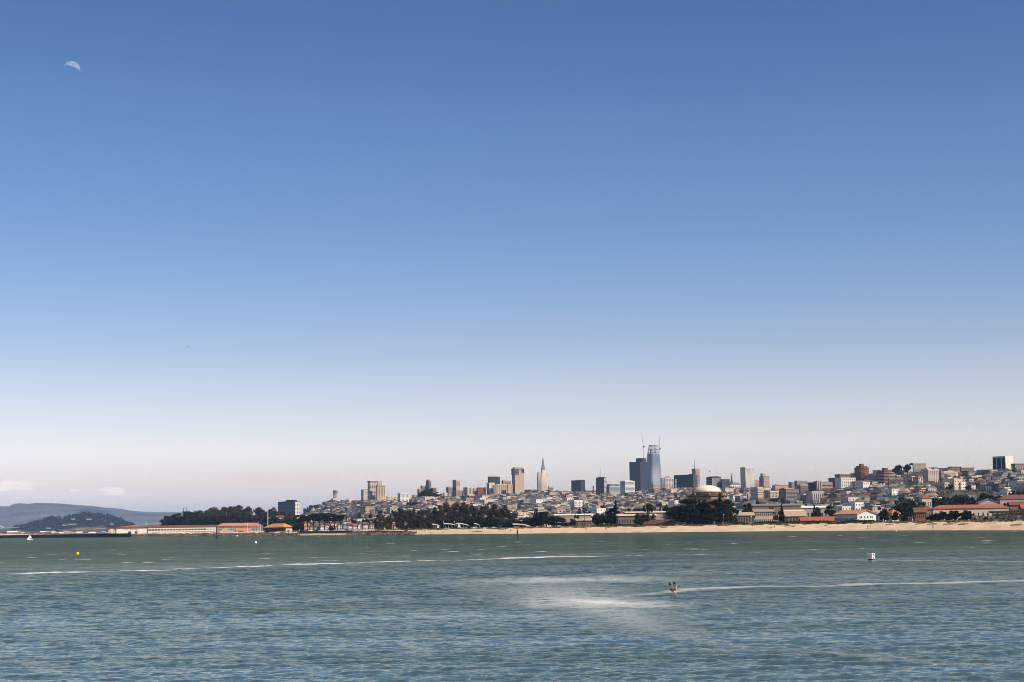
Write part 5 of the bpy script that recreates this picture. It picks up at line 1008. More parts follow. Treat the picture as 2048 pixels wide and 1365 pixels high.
# ------------------------------------------------------------------ shoreline things
def shore_strip(name, x0, x1, off, wid, z0, z1, m, label, cat, n=40, kind=None):
    v = []; q = MB()
    for i in range(n+1):
        px = x0+(x1-x0)*i/n; a = px2az(px)
        for ro, z in ((off, z0), (off, z1), (off+wid, z1), (off+wid, z0)): r = float(shore(px))+ro; v.append((r*math.sin(a), r*math.cos(a), z))
    f = [(4*i+j, 4*(i+1)+j, 4*(i+1)+(j+1) % 4, 4*i+(j+1) % 4) for i in range(n) for j in range(4)] + [(0, 1, 2, 3), (4*n+3, 4*n+2, 4*n+1, 4*n)]
    q.add(v, f); o = q.obj(name, m); tag(o, label, cat, px=x0)
    if kind: o['kind'] = kind
    return o
pier_dark = mat('pier_dark', (.020, .018, .017), .95, .4, .3)
shore_strip('breakwater', -70, 262, -34, 128, -1, 4.3, pier_dark, 'long low dark breakwater at the far left waterline', 'breakwater')
shore_strip('seawall', 596, 706, 22, 3, 0, 3.6, mat('seawall_stone', (.10, .075, .055), .95, .4, .4), 'dark low seawall in front of the flat topped cypresses', 'seawall'); shore_strip('jetty', 704, 806, 14, 8, -.5, 2.9, mat('jetty_stone', (.12, .09, .065), .95, .5, .3), 'low stone jetty at the left end of the beach', 'jetty')
v, q = [], 0; rk = MB(); random.seed(4)
for i in range(1500):
    px = random.choice([random.uniform(255, 600), random.uniform(255, 545), random.uniform(2330, 2500)]) if i % 9 else random.uniform(695, 830)
    off = random.uniform(-8, 24); r = float(shore(px))+off; a = px2az(px); s_ = random.uniform(.6, 1.9); z = (off+8)/32*2.6-.2
    c = Vector((r*math.sin(a), r*math.cos(a), z)); pts = [(c.x+s_*random.uniform(.6, 1.2)*dx*1.4, c.y+s_*random.uniform(.6, 1.2)*dy, c.z+s_*.6*random.uniform(.6, 1.1)*dz) for dx, dy, dz in ((-1,-1,-1),(1,-1,-1),(1,1,-1),(-1,1,-1),(-.7,-.7,1),(.7,-.7,1),(.7,.7,1),(-.7,.7,1))]
    rk.add(pts, [(0,3,2,1),(4,5,6,7),(0,1,5,4),(1,2,6,5),(2,3,7,6),(3,0,4,7)], random.randint(0, 1))
struct(rk.obj('shore_rocks', [mat('rock_dark', (.055, .045, .038), .95, .4, .5), mat('rock_brown', (.17, .125, .085), .95, .35, .5)]), 'stuff', 'dark brown boulders along the waterline below the pier sheds', 'rocks')
shore_strip('sand_bar', 262, 345, -12, 8, -.5, .35, sand, 'thin strip of pale sand below the long pier shed', 'sand', kind='structure')
shore_strip('promenade_wall', 805, 880, 62, 1.2, 3, 4.3, mat('olive_bank', (.16, .15, .07), .95, .4, .3), 'olive bank at the back of the left beach', 'bank')
# harbour sheds and boats behind the breakwater
random.seed(9); x = 14; HBC = ['cream', 'white', 'palepink', 'tan', 'stone']
while x < 212:
    wd = random.uniform(5, 14); col = random.choice(HBC); yt = random.uniform(1062.5, 1066.5)
    shed(f'low {dict(cream="cream", white="white", palepink="pinkish", tan="tan", stone="stone grey")[col]} harbour shed behind the dark breakwater', x, x+.8, x+wd, yt+1, yt, float(shore(x))+random.uniform(60, 200), col, random.choice([roof_white, roof_grey, roof_tan, roof_brown]), 'harbour_shed', gable='L', eff=14, wR=(1, 3, .5, .4), zb=2.5); x += wd*random.uniform(1.0, 1.25)
random.seed(12); x = 16
while x < 205:
    wd = random.uniform(4, 9); col = random.choice(HBC+['brown', 'greige', 'pink']); yt = random.uniform(1060.5, 1064)
    shed(f'{dict(cream="cream", white="white", palepink="pinkish", tan="tan", stone="stone grey", brown="brown", greige="greige", pink="dusty pink")[col]} waterfront building in the back row behind the harbour sheds', x, x+.8, x+wd, yt+1.5, yt, float(shore(x))+random.uniform(230, 330), col, random.choice([roof_grey, roof_brown, roof_redbrown]), 'waterfront_building', gable='L', eff=14, wR=(1, 3, .5, .4), zb=2.5); x += wd*random.uniform(1.1, 1.9)
for x0, x1, ye, lb in ((124, 134, 1050, 'pale terrace low on the left slope of the wooded island'), (135, 152, 1048.5, 'long pale terrace above the left shore of the wooded island'), (172, 183, 1038, 'pale house high on the wooded island'), (142, 150, 1037.5, 'grey house under the left top of the wooded island'), (219, 227, 1047.5, 'pinkish house on the right slope of the wooded island'), (92, 101, 1056, 'grey house at the left foot of the wooded island'), (186, 211, 1056.5, 'long pale terrace at the right foot of the wooded island'), (150, 170, 1057, 'low tan terrace at the foot of the wooded island')):
    shed(lb, x0, x0+1, x1, ye, ye-1, 8105 if ye > 1045 else 8260, 'greige', roof_brown, 'island_house', gable='L', eff=14, wR=(1, 5, .4, .4), zb=P(x0, ye, 8200).z-6)
def boat(px, py, r, Lm, label, mast=0, ang=0, sail=False, mast_only=False, zz=None, group='moored sailing boats', lean=0):
    c = P(px, py, r); o = root('sailboat' if mast else 'motorboat', (c.x, c.y, 0 if zz is None else zz), ang); q = MB(); n = 8; rings = []
    for i in range(n+1):
        t_ = i/n; x = (t_-.5)*Lm; w_ = Lm*.15*math.sin(math.pi*min(1, .25+t_*.75))**.7 if t_ < 1 else .05; hgt = Lm*(.10+.05*t_*t_); rings.append([(x, -w_, hgt), (x, -w_*.7, 0), (x, 0, -Lm*.05), (x, w_*.7, 0), (x, w_, hgt)])
    vs = [p for rg_ in rings for p in rg_]; fs = [(5*i+j, 5*(i+1)+j, 5*(i+1)+j+1, 5*i+j+1) for i in range(n) for j in range(4)]+[(5*i, 5*i+4, 5*i+9, 5*i+5) for i in range(n)]+[(0, 1, 2, 3, 4)]
    q.add(vs, fs).obj('hull', white, o); cb_ = MB().box(-Lm*.15, Lm*.12, -Lm*.08, Lm*.08, Lm*.11, Lm*.2).obj('cabin', white, o); MB().box(-Lm*.12, Lm*.08, -Lm*.085, Lm*.085, Lm*.14, Lm*.175).obj('window', glass, cb_)
    if mast: MB().tube([(0, 0, 0), (0, 0, mast)], .22, 6).obj('mast', roof_white, o); MB().tube([(0, 0, Lm*.28), (-Lm*.38, 0, Lm*.28)], .16, 5).obj('boom', steel, o)
    if sail: 
        MB().add([(-.1, 0, Lm*.3), (-Lm*.42, .5, Lm*.3), (-.1, 0, mast*.97), (-.1, .1, Lm*.3), (-Lm*.42, .6, Lm*.3), (-.1, .1, mast*.97)], [(0,1,2),(5,4,3),(0,3,4,1),(1,4,5,2),(2,5,3,0)]).obj('mainsail', white, o); MB().add([(.2, 0, mast*.85), (Lm*.45, 0, Lm*.16), (.2, -.5, Lm*.2), (.2, .1, mast*.85), (Lm*.45, .1, Lm*.16), (.2, -.4, Lm*.2)], [(0,1,2),(5,4,3),(0,3,4,1),(1,4,5,2),(2,5,3,0)]).obj('jib_sail', white, o)
        o.rotation_euler = (lean, 0, ang)
    tag(o, label, 'sailboat' if mast else 'motorboat', group, px); return o
o = boat(59.5, 1077, 1500, 4.6, 'small white sailing dinghy under sail before the dark breakwater', mast=4.4, ang=3.65, sail=True, lean=.14, group=None)
for px, ym in ((466, 1052), (474, 1056), (495, 1049), (502, 1055), (516, 1047), (521, 1056)): boat(px, 1066, 1830, 10, 'moored white sailboat with bare mast in front of the orange barracks', mast=(1066-ym)*1830/F+2, ang=random.uniform(-.5, .5), zz=2.2)
for px in (490, 501, 508, 518): boat(px, 1069, 1810, 10, 'white motorboat on the hard right of the moored masts', ang=random.uniform(-.3, .3), zz=2.6, group='white motorboats')
for px in (684, 700, 712): boat(px, 1063, 1600, 8, 'white motorboat parked right of the flat topped cypresses', ang=random.uniform(-.3, .3), zz=3.2, group='white motorboats')
def post(name, px, yb, yt, r, label, cat, rad, m, group=None, ball=None, zb=None):
    b0 = P(px, yb, r); t_ = P(px, yt, r); z = b0.z if zb is None else zb; o = root(name, (b0.x, b0.y, z)); H = t_.z-z; MB().tube([(0, 0, 0), (0, 0, H)], [rad, rad*.7], 8).obj('pole', m, o)
    if ball: MB().lathe([(.05, H-.1), (ball*.8, H+ball*.4), (ball, H+ball), (ball*.7, H+ball*1.7), (.05, H+ball*2)], 12).obj('lamp', white, o)
    tag(o, label, cat, group, px); return o
o = post('flagpole', 535.6, 1056, 1022, 1750, 'tall white flagpole left of the vivid orange roof', 'flagpole', .35, white); MB().box(.1, 2.6, -.05, .05, 9, 10.5).obj('flag', mat('flag_red', (.4, .08, .08), .9), o)
post('light_pole', 690, 1062, 1033, 1620, 'tall pale light pole right of the flat topped cypresses', 'light pole', .25, white); post('light_pole', 722, 1060, 1036, 1600, 'shorter pale light pole among the waterfront houses', 'light pole', .25, white)
for px, yt, r in ((887, 1045, 1330), (908.5, 1045, 1330), (1448, 1031, 1050), (1503, 1035, 1050), (1558, 1033, 1050), (1801, 1029, 900)): post('lamp_post', px, 1058, yt, r, 'lamp post with a round white globe standing behind the beach', 'lamp post', .06, steel, 'globe lamp posts', ball=.34, zb=3.2)
# picnic shelters with curved white roofs
def shelter(px, wd, yt, r, label):
    c = P(px, yt, r); z0 = gz(c.x, c.y); h = c.z-z0; W_ = wd*r/F; o = root('picnic_shelter', (c.x, c.y, z0), -px2az(px)*1.0+.12); q = MB(); n = 10; vs = []
    for i in range(n+1): t_ = i/n; z = h - .9*t_**2.2*1.6 + .1*math.sin(t_*3); x = (t_-.5)*W_; vs += [(x, -2.6, z), (x, 2.6, z+.5), (x, 2.6, z+.85), (x, -2.6, z+.35)]
    q.add(vs, [(4*i+j, 4*(i+1)+j, 4*(i+1)+(j+1) % 4, 4*i+(j+1) % 4) for i in range(n) for j in range(4)]+[(3, 2, 1, 0), (4*n, 4*n+1, 4*n+2, 4*n+3)]); q.obj('roof', mat('shelter_roof', (.62, .56, .46), .7), o)
    for u in (-.42, -.15, .12, .36): MB().tube([(u*W_, -1.6, -.2), (u*W_, -1.6, h-.3-(max(0, u+.2))*1.2)], .16, 6).obj('post', steel, o)
    for u in (-.3, 0): 
        b = MB(); b.box(-.9, .9, -.4, .4, .7, .78); b.box(-.9, .9, -.9, -.65, .42, .48); b.box(-.9, .9, .65, .9, .42, .48); b.box(-.6, -.5, -.8, .8, 0, .7); b.box(.5, .6, -.8, .8, 0, .7); b.obj('picnic_table', wood, o, (u*W_, -.4, 0))
    tag(o, label, 'picnic shelter', 'picnic shelters', px)
shelter(872, 15, 1050, 1330, 'leftmost white roofed picnic shelter behind the beach'); shelter(900, 25, 1048.8, 1330, 'picnic shelter second from left, below the lamp posts'); shelter(924, 25, 1048.6, 1325, 'picnic shelter third from left with a wide sloping roof'); shelter(954, 11, 1049, 1325, 'small rightmost picnic shelter half hidden by the grove')
shelter(1042, 34, 1049.8, 1230, 'long flat canopy above the beach just behind the red topped marker')
def tent(px, r, label, h=2.6, w_=2.2):
    c = P(px, yhor(px), r); z0 = gz(c.x, c.y); o = MB().prism([(-w_/2, -w_/2), (w_/2, -w_/2), (w_/2, w_/2), (-w_/2, w_/2)], 1.3, h, poly2=[(-.05, -.05), (.05, -.05), (.05, .05), (-.05, .05)]).box(-w_/2, -w_/2+.1, -w_/2, -w_/2+.1, 0, 1.3).box(w_/2-.1, w_/2, -w_/2, -w_/2+.1, 0, 1.3).box(-w_/2, -w_/2+.1, w_/2-.1, w_/2, 0, 1.3).box(w_/2-.1, w_/2, w_/2-.1, w_/2, 0, 1.3).obj('canopy_tent', white); o.location = (c.x, c.y, z0); tag(o, label, 'tent', px=px)
tent(876, 1345, 'pointed white canopy tent above the leftmost shelter', 4.0, 1.8); tent(918, 1345, 'tall pointed white canopy tent above the middle shelters', 5.0, 1.9)
# cars
def car_meshes(paint):
    b = MB(); pr = [(-2.2, .35), (-2.2, .8), (-1.9, .95), (-1.2, 1.0), (1.1, .95), (2.1, .8), (2.2, .5), (2.15, .32)]
    b.add([(x, -.88, z) for x, z in pr]+[(x, .88, z) for x, z in pr], [tuple(range(8)), tuple(range(15, 7, -1))]+[(i, i+8, (i+1) % 8+8, (i+1) % 8) for i in range(8)])
    c = MB().prism([(-1.5, -.8), (1.2, -.8), (1.2, .8), (-1.5, .8)], .96, 1.42, poly2=[(-1.2, -.66), (.5, -.66), (.5, .66), (-1.2, .66)]); rf = MB().box(-1.2, .5, -.68, .68, 1.421, 1.47)
    wl = MB(); wl.lathe([(.33, -.1), (.33, .1)], 14); return b.mesh('car_body', paint), c.mesh('car_windows', glass), rf.mesh('car_roof', paint), wl.mesh('car_wheel', black)
CARS = {}
def car(px, r, col, colname, where, ang=0.1):
    if colname not in CARS: CARS[colname] = car_meshes(mat('car_paint_'+colname.replace(' ', '_'), col, .35, .03, 1))
    bm_, cm, rm, wm_ = CARS[colname]; c = P(px, yhor(px), r); o = root('parked_car', (c.x, c.y, gz(c.x, c.y)), ang); link('body', bm_, o); link('window', cm, o); link('roof', rm, o)
    for sx_, sy_ in ((-1.35, -.85), (1.35, -.85), (-1.35, .85), (1.35, .85)): w_ = link('wheel', wm_, o, (sx_, sy_, .33)); w_.rotation_euler = (math.pi/2, 0, 0)
    tag(o, f'{colname} car parked {where}', 'car', 'cars parked behind the beach', px)
car(972, 1225, (.8, .8, .78), 'white', 'at the foot of the beach grove'); car(989, 1222, (.8, .8, .78), 'white', 'at the foot of the beach grove, farther right'); car(893, 1318, (.8, .8, .78), 'white', 'below the second picnic shelter'); car(927, 1314, (.55, .56, .58), 'silver', 'below the third picnic shelter')
random.seed(31)
for px in (606, 613, 622, 634, 641, 652, 671, 681, 693, 706, 719, 730, 742): cn, cc = random.choice([('white', (.8, .8, .78)), ('silver', (.55, .56, .58)), ('black', (.02, .02, .022)), ('blue', (.03, .06, .16)), ('red', (.35, .03, .03))]); car(px, 1585 if px < 700 else 1500, cc, cn, 'along the marina road behind the seawall')
for px in (1452, 1470, 1486, 1497, 1512): cn, cc = random.choice([('white', (.8, .8, .78)), ('silver', (.55, .56, .58)), ('black', (.02, .02, .022))]); car(px, 1120, cc, cn, 'on the road right of the dome cypresses')
# overpass with rubble underneath
def overpass():
    r = 880; p0 = P(1978, 1024.6, r+30); p1 = P(2120, 1021.5, r-60); o = root('overpass', (p0.x, p0.y, 0)); d = p1-p0; L_ = math.hypot(d.x, d.y); o.rotation_euler = (0, 0, math.atan2(d.y, d.x))
    MB().box(0, L_, 0, 9, p0.z-.5, p0.z+.15).obj('deck', mat('deck_brown', (.20, .16, .12), .9, .2, .5), o); MB().box(0, L_, -.3, -.02, p0.z-.1, p0.z+.45).obj('railing', mat('rail_concrete', (.36, .31, .25), .9), o)
    for k in range(6): MB().box(-.5, .5, 1, 8, 0, p0.z-.8).obj('pier', concrete, o, (3+k*L_/6, 0, 0))
    tag(o, 'low concrete overpass crossing behind the dunes at the right edge', 'overpass', px=1990)
overpass()
m = MB(); random.seed(8)
for i in range(420):
    px = random.choice([random.uniform(1945, 1990), random.uniform(2000, 2040)]); r = float(shore(px))+random.uniform(95, 125); a = px2az(px); x, y = r*math.sin(a), r*math.cos(a); z = gz(x, y)+random.uniform(0, 2.6); s_ = random.uniform(.15, .5)
    m.box(x-s_*1.5, x+s_*1.5, y-s_, y+s_, z-s_*.5, z+s_*.5, random.randint(0, 2))
struct(m.obj('rubble_pile', [mat('rubble_grey', (.16, .15, .16), .9, .3, 1), mat('rubble_brown', (.20, .14, .08), .9, .3, 1), mat('rubble_dark', (.04, .04, .045), .9, .3, 1)]), 'stuff', 'pile of grey and brown rubble below the overpass', 'rubble')
# ------------------------------------------------------------------ people on the beach
def make_person(pose, top, bottom, seed):
    rg = random.Random(seed); st = .16 if pose == 'walk' else .07
    J = {'pel': (0, 0, .93), 'sp': (0, 0, 1.15), 'ch': (0, .01, 1.36), 'nk': (0, 0, 1.50), 'hd': (0, -.02, 1.60), 'ht': (0, -.01, 1.72)}
    E = [('pel', 'sp'), ('sp', 'ch'), ('ch', 'nk'), ('nk', 'hd'), ('hd', 'ht')]; Rr = dict(pel=.15, sp=.13, ch=.155, nk=.055, hd=.095, ht=.07)
    for s_, q in ((-1, 1), (1, -1)):
        n = 'l' if s_ < 0 else 'r'; J['hip'+n] = (s_*.09, 0, .86); J['kn'+n] = (s_*.10, -q*st*.7, .48); J['an'+n] = (s_*.10, q*st*-1.0, .08); J['to'+n] = (s_*.11, q*st*-1.0-.15, .04)
        J['sh'+n] = (s_*.19, 0, 1.42); J['el'+n] = (s_*.25, q*.06, 1.13); J['wr'+n] = (s_*.25, q*.10-.08, .90); J['ha'+n] = (s_*.25, q*.10-.10, .80)
        E += [('pel', 'hip'+n), ('hip'+n, 'kn'+n), ('kn'+n, 'an'+n), ('an'+n, 'to'+n), ('ch', 'sh'+n), ('sh'+n, 'el'+n), ('el'+n, 'wr'+n), ('wr'+n, 'ha'+n)]
        Rr.update({'hip'+n: .10, 'kn'+n: .062, 'an'+n: .042, 'to'+n: .035, 'sh'+n: .065, 'el'+n: .042, 'wr'+n: .030, 'ha'+n: .035})
    if pose == 'sit':
        for k in J: J[k] = (J[k][0], J[k][1], J[k][2]-.78)
        for n, s_ in (('l', -1), ('r', 1)): J['hip'+n] = (s_*.09, -.05, .1); J['kn'+n] = (s_*.14, -.45, .42); J['an'+n] = (s_*.14, -.68, .06); J['to'+n] = (s_*.14, -.82, .04)
    ks = list(J); me = bpy.data.meshes.new('person'); me.from_pydata([J[k] for k in ks], [(ks.index(a), ks.index(b)) for a, b in E], []); o = link('person', me)
    sm = o.modifiers.new('skin', 'SKIN')
    for i, k in enumerate(ks): me.skin_vertices[0].data[i].radius = (Rr[k]*(1.25 if k in ('pel', 'sp', 'ch') else 1), Rr[k]); me.skin_vertices[0].data[i].use_root = (k == 'pel')
    o.modifiers.new('sub', 'SUBSURF').levels = 1
    bpy.context.view_layer.update(); dg = bpy.context.evaluated_depsgraph_get(); m2 = bpy.data.meshes.new_from_object(o.evaluated_get(dg)); bpy.data.objects.remove(o)
    m2.materials.clear()
    for m in (mat('shirt_'+top, CLO[top], .9), mat('trousers_'+bottom, CLO[bottom], .9), skin, mat('hair', (.04, .025, .02), .8)): m2.materials.append(m)
    off = -.78 if pose == 'sit' else 0
    for p in m2.polygons:
        c = p.center; z = c.z-off; p.use_smooth = True
        p.material_index = 3 if z > 1.66 or (z > 1.56 and c.y > .02) else 2 if z > 1.48 or (abs(c.x) > .20 and z < 1.05) else 0 if z > .95 and not (pose == 'sit' and c.y < -.2) else 1
    return m2
CLO = dict(black=(.015, .015, .018), navy=(.02, .03, .07), red=(.4, .03, .03), white=(.7, .7, .68), grey=(.2, .2, .2), brown=(.12, .07, .05), blue=(.08, .15, .35), dark=(.03, .025, .03))
PV = {}
def person(px, dr, pose, top, bottom, label, ang=None, scale=1.0):
    k = (pose, top, bottom)
    if k not in PV: PV[k] = make_person(*k, len(PV))
    r = float(shore(px))+dr; a = px2az(px); x, y = r*math.sin(a), r*math.cos(a); o = link('person', PV[k]); o.location = (x, y, gz(x, y)-.03); o.rotation_euler = (0, 0, random.uniform(0, 6.28) if ang is None else ang); o.scale = (scale,)*3; tag(o, label, 'person', 'people on the beach', px)
for args in ((1735, 6, 'walk', 'black', 'dark', 'person in black walking at the waterline, left one of a pair', 1.2, 1.08), (1740, 12, 'walk', 'dark', 'navy', 'person in dark clothes walking just behind another, right one of the pair', 1.2, 1.08), (1865.5, 8, 'stand', 'black', 'black', 'lone person in black standing at the right part of the beach', None, 1.08),
 (1548.5, 24, 'walk', 'brown', 'dark', 'person in brown walking on the beach below the green scrub', 1.5, 1.05), (1990, 45, 'sit', 'white', 'blue', 'person in white sitting on the upper beach at the right'), (1993, 46, 'stand', 'red', 'grey', 'person in a red shirt beside the sitting person in white'), (1170, 22, 'stand', 'navy', 'dark', 'person in navy standing on the beach below the palm'), (1173.5, 20, 'sit', 'black', 'dark', 'person in black sitting right of the one in navy'),
 (1210.5, 22, 'stand', 'brown', 'dark', 'person in brown, left one of two side by side below the conifer', None, 1), (1213.5, 22, 'stand', 'dark', 'brown', 'person in dark top, right one of two side by side below the conifer', None, 1), (1020.5, 14, 'stand', 'black', 'navy', 'person in black standing left of the red topped marker'), (1011, 32, 'walk', 'dark', 'navy', 'person in dark clothes walking higher up, left of the red topped marker'), (1060, 22, 'stand', 'blue', 'dark', 'person in blue standing right of the red topped marker'),
 (939.5, 18, 'stand', 'dark', 'black', 'person in dark clothes standing below the picnic shelters, on the right'), (886, 14, 'sit', 'blue', 'grey', 'person in blue sitting below the second shelter'), (861, 10, 'sit', 'dark', 'navy', 'person in dark clothes sitting at the waterline below the first shelter'), (866, 9, 'sit', 'red', 'dark', 'person in a red top sitting at the waterline below the first shelter'), (848.5, 26, 'walk', 'black', 'dark', 'person in black in the small group left of the first shelter'), (851.5, 22, 'stand', 'navy', 'grey', 'person in navy in the small group left of the first shelter'), (857, 26, 'walk', 'red', 'navy', 'person in red in the small group left of the first shelter'),
 (844.5, 32, 'stand', 'white', 'navy', 'person in white in the small group left of the first shelter'), (832.5, 16, 'stand', 'black', 'navy', 'leftmost person on the beach, in black')): person(*args)
for px, dr, lb in ((1541, 14, 'small dark dog below the green scrub'), (2027, 24, 'dark driftwood like dog resting near the right edge')):
    if 'dog' in lb and px < 1600:
        q = MB(); q.tube([(-.45, 0, .5), (-.3, 0, .52), (0, 0, .5), (.3, 0, .55), (.48, 0, .68), (.6, 0, .72), (.78, 0, .66)], [.06, .13, .12, .15, .08, .09, .04], 10)
        for x_, y_ in ((-.36, -.09), (-.36, .09), (.3, -.09), (.3, .09)): q.tube([(x_, y_, .5), (x_-.05*(x_ < 0), y_, .28), (x_+.02, y_, 0)], [.07, .045, .035], 6)
        q.tube([(-.46, 0, .55), (-.62, 0, .7), (-.7, 0, .82)], [.035, .025, .012], 5); r = float(shore(px))+dr; a = px2az(px); x, y = r*math.sin(a), r*math.cos(a); o = q.obj('dog', mat('dog_fur', (.03, .02, .015), .9)); o.location = (x, y, gz(x, y)); o.rotation_euler = (0, 0, .3); tag(o, lb, 'dog', px=px)
for px, dr, ln in ((960, 16, 12), (1328, 34, 5), (1840, 36, 5), (1870, 34, 8), (1900, 32, 6), (1930, 30, 6), (2035, 22, 6), (1575, 34, 4), (1655, 34, 3), (1590, 30, 4), (1005, 36, 6), (1780, 34, 5)):
    r = float(shore(px))+dr; a = px2az(px); x, y = r*math.sin(a), r*math.cos(a); z = gz(x, y); q = MB().tube([(-ln/2, 0, .1), (-ln*.1, .2, .28), (ln*.25, 0, .2), (ln/2, .3, .35)], [.22, .3, .22, .08], 7); q.tube([(ln*.1, .1, .2), (ln*.2, .5, .7)], [.12, .05], 5)
    o = q.obj('driftwood', mat('driftwood', (.16, .11, .075), .95, .3, 2)); o.location = (x, y, z); o.rotation_euler = (0, 0, random.uniform(-.4, .4)); tag(o, 'weathered brown driftwood log lying on the sand', 'driftwood', 'driftwood logs', px)
# ------------------------------------------------------------------ things on the water
def Wp(px, py): d = ray(px, py); k = -CAMH/d.z; return Vector((d.x*k, d.y*k, 0))
c = Wp(155, 1110.5); r = c.length; o = root('yellow_buoy', tuple(c)); s_ = r/F
MB().lathe([(2.2*s_, -.3), (2.9*s_, 0), (3.0*s_, 4.6*s_), (2.3*s_, 5.6*s_), (.3*s_, 5.9*s_)], 20).obj('float', yellow, o); MB().lathe([(3.02*s_, -.1), (3.05*s_, .9*s_)], 20).obj('waterline_band', black, o); MB().tube([(0, 0, 5.8*s_), (0, 0, 8*s_)], .3*s_, 6).obj('lifting_eye', steel_dark, o); tag(o, 'bright yellow cylindrical buoy floating at the left', 'buoy', px=155)
c = Wp(1742, 1120.6); r = c.length; s_ = r/F; o = root('mooring_float', tuple(c), R_(33)); e = 33+math.degrees(px2az(1742)); a = 5.2*s_/math.cos(R_(e)); b = 8.4*s_/math.sin(R_(e)); H = 11.2*s_; o.location = P(1744.2, 1120.4, r); o.location.z = 0
m = MB(); m.box(0, a, 0, b, .10, H); x = m.obj('body', white, o); bv = x.modifiers.new('bevel', 'BEVEL'); bv.width = .03; bv.segments = 2
MB().box(-.04, a+.04, -.04, b*1.04, H, H+.09).obj('lid', white, o); MB().box(.04, a-.04, .04, b-.04, -.3, .1).obj('base', black, o)
for z in (.38, .86): MB().lathe([(.07, -.02), (.07, .03)], 12).obj('round_hole', black, o, (a*.5, -.02, H*z)).rotation_euler = (math.pi/2, 0, 0)
for u in (.25, .5, .75): MB().box(-.02, .0, b*u-.03, b*u+.03, .15, H-.1).obj('rib', steel, o)
MB().tube([(a*.1, b*.3, H+.08), (a*.1, b*.3, H+.2), (a*.1, b*.5, H+.2), (a*.1, b*.5, H+.08)], .015, 5).obj('handle', steel_dark, o)
tag(o, 'white box shaped float with a dark base drifting at the right', 'float', px=1742)
def ballbuoy(px, py, sz, label):
    c = Wp(px, py); s_ = c.length/F*sz/5; o = root('white_buoy', tuple(c)); shade_smooth(MB().lathe([(.2*s_, -.4*s_), (2.2*s_, 0), (2.6*s_, 1.6*s_), (2.2*s_, 3.4*s_), (1.0*s_, 4.3*s_), (.1*s_, 4.5*s_)], 18).obj('float', white, o)); MB().tube([(0, 0, 4.4*s_), (0, 0, 5.4*s_)], .35*s_, 6).obj('ring', steel_dark, o); tag(o, label, 'buoy', 'white ball buoys', px)
ballbuoy(511.5, 1087.5, 5.2, 'white ball buoy floating in front of the orange barracks'); ballbuoy(474, 1073.5, 3, 'tiny white buoy close to the rocks near the dark piling')
c = Wp(1035, 1075.6); r = c.length; s_ = r/F; o = root('channel_marker', tuple(c)); MB().lathe([(.24, -1), (.24, 16*s_)], 12).obj('pile', black, o); MB().prism([(-1.9*s_, -.2), (1.9*s_, -.2), (1.9*s_, .2), (-1.9*s_, .2)], 16.5*s_, 20*s_).obj('day_board', red, o); MB().lathe([(.2, 20*s_), (.14, 21.4*s_), (.02, 21.8*s_)], 10).obj('lantern', red, o); tag(o, 'black pile marker with a red top standing off the beach', 'marker', px=1035)
c = Wp(433.5, 1077); r = c.length; s_ = r/F; o = root('timber_dolphin', tuple(c))
for dx, dy, hh in ((-1.2, 0, 4), (1.0, .6, 4.2), (0, -1, 13), (2, -.5, 3.6)): MB().tube([(dx*s_*1.3, dy, -1), (dx*s_*.8, dy*.4, hh*s_)], [1.0*s_, .75*s_], 8).obj('pile', wood, o)
MB().box(-3*s_, 3*s_, -1.2, 1.2, 1.2*s_, 3.4*s_).obj('fender', wood, o); MB().tube([(.2*s_, 0, 12*s_), (2.4*s_, 0, 14*s_), (4.2*s_, 0, 16.4*s_)], [.7*s_, .8*s_, .4*s_], 6).obj('sign_arm', steel, o); tag(o, 'dark timber dolphin with a leaning pale arm before the barn', 'mooring dolphin', px=433)
post('warning_post', 577.5, 1072, 1063, 1560, 'short dark post at the waterline below the boat hall', 'post', .35, wood)
# birds
def loft(q, sections, n=10, mi=0):
    vs = []
    for (c, ax, bx, ra, rb) in sections:
        for k in range(n): t_ = 2*math.pi*k/n; vs.append(Vector(c)+Vector(ax)*ra*math.cos(t_)+Vector(bx)*rb*math.sin(t_))
    q.add(vs, [(i*n+k, i*n+(k+1) % n, (i+1)*n+(k+1) % n, (i+1)*n+k) for i in range(len(sections)-1) for k in range(n)]+[tuple(range(n-1, -1, -1)), tuple((len(sections)-1)*n+k for k in range(n))], mi)
def bird_mesh(wing_up, size, big=True):
    q = MB()
    # body along +x (head), z up
    loft(q, [((-.34, 0, .02), (0,1,0), (0,0,1), .02, .01), ((-.26, 0, .02), (0,1,0), (0,0,1), .06, .025), ((-.14, 0, .01), (0,1,0), (0,0,1), .075, .07), ((0, 0, 0), (0,1,0), (0,0,1), .095, .095), ((.12, 0, -.01), (0,1,0), (0,0,1), .08, .08), ((.21, 0, -.03), (0,1,0), (0,0,1), .045, .045), ((.28, 0, -.06), (0,1,0), (0,0,1), .045, .048), ((.33, 0, -.085), (0,1,0), (0,0,1), .03, .03), ((.36, 0, -.10), (0,1,0), (0,0,1), .014, .016), ((.44, 0, -.15), (0,1,0), (0,0,1), .006, .007)], 12)
    for s_ in (-1, 1):
        a1 = wing_up; w_ = [((.02, s_*.05, .04), .20), ((.05, s_*.05+s_*.20*math.cos(a1), .04+.20*math.sin(a1)), .21), ((.0, s_*.05+s_*.38*math.cos(a1*1.12), .04+.40*math.sin(a1*1.12)), .18), ((-.08, s_*.05+s_*.46*math.cos(a1*1.18), .04+.58*math.sin(a1*1.18)), .11), ((-.16, s_*.05+s_*.48*math.cos(a1*1.2), .04+.70*math.sin(a1*1.2)), .015)]
        for j in range(len(w_)): pass
        secs = []
        for (c, ch) in w_: secs.append((c, (1, 0, 0), (0, -s_*math.sin(a1), math.cos(a1)), ch, .012))
        loft(q, secs, 10)
    return q
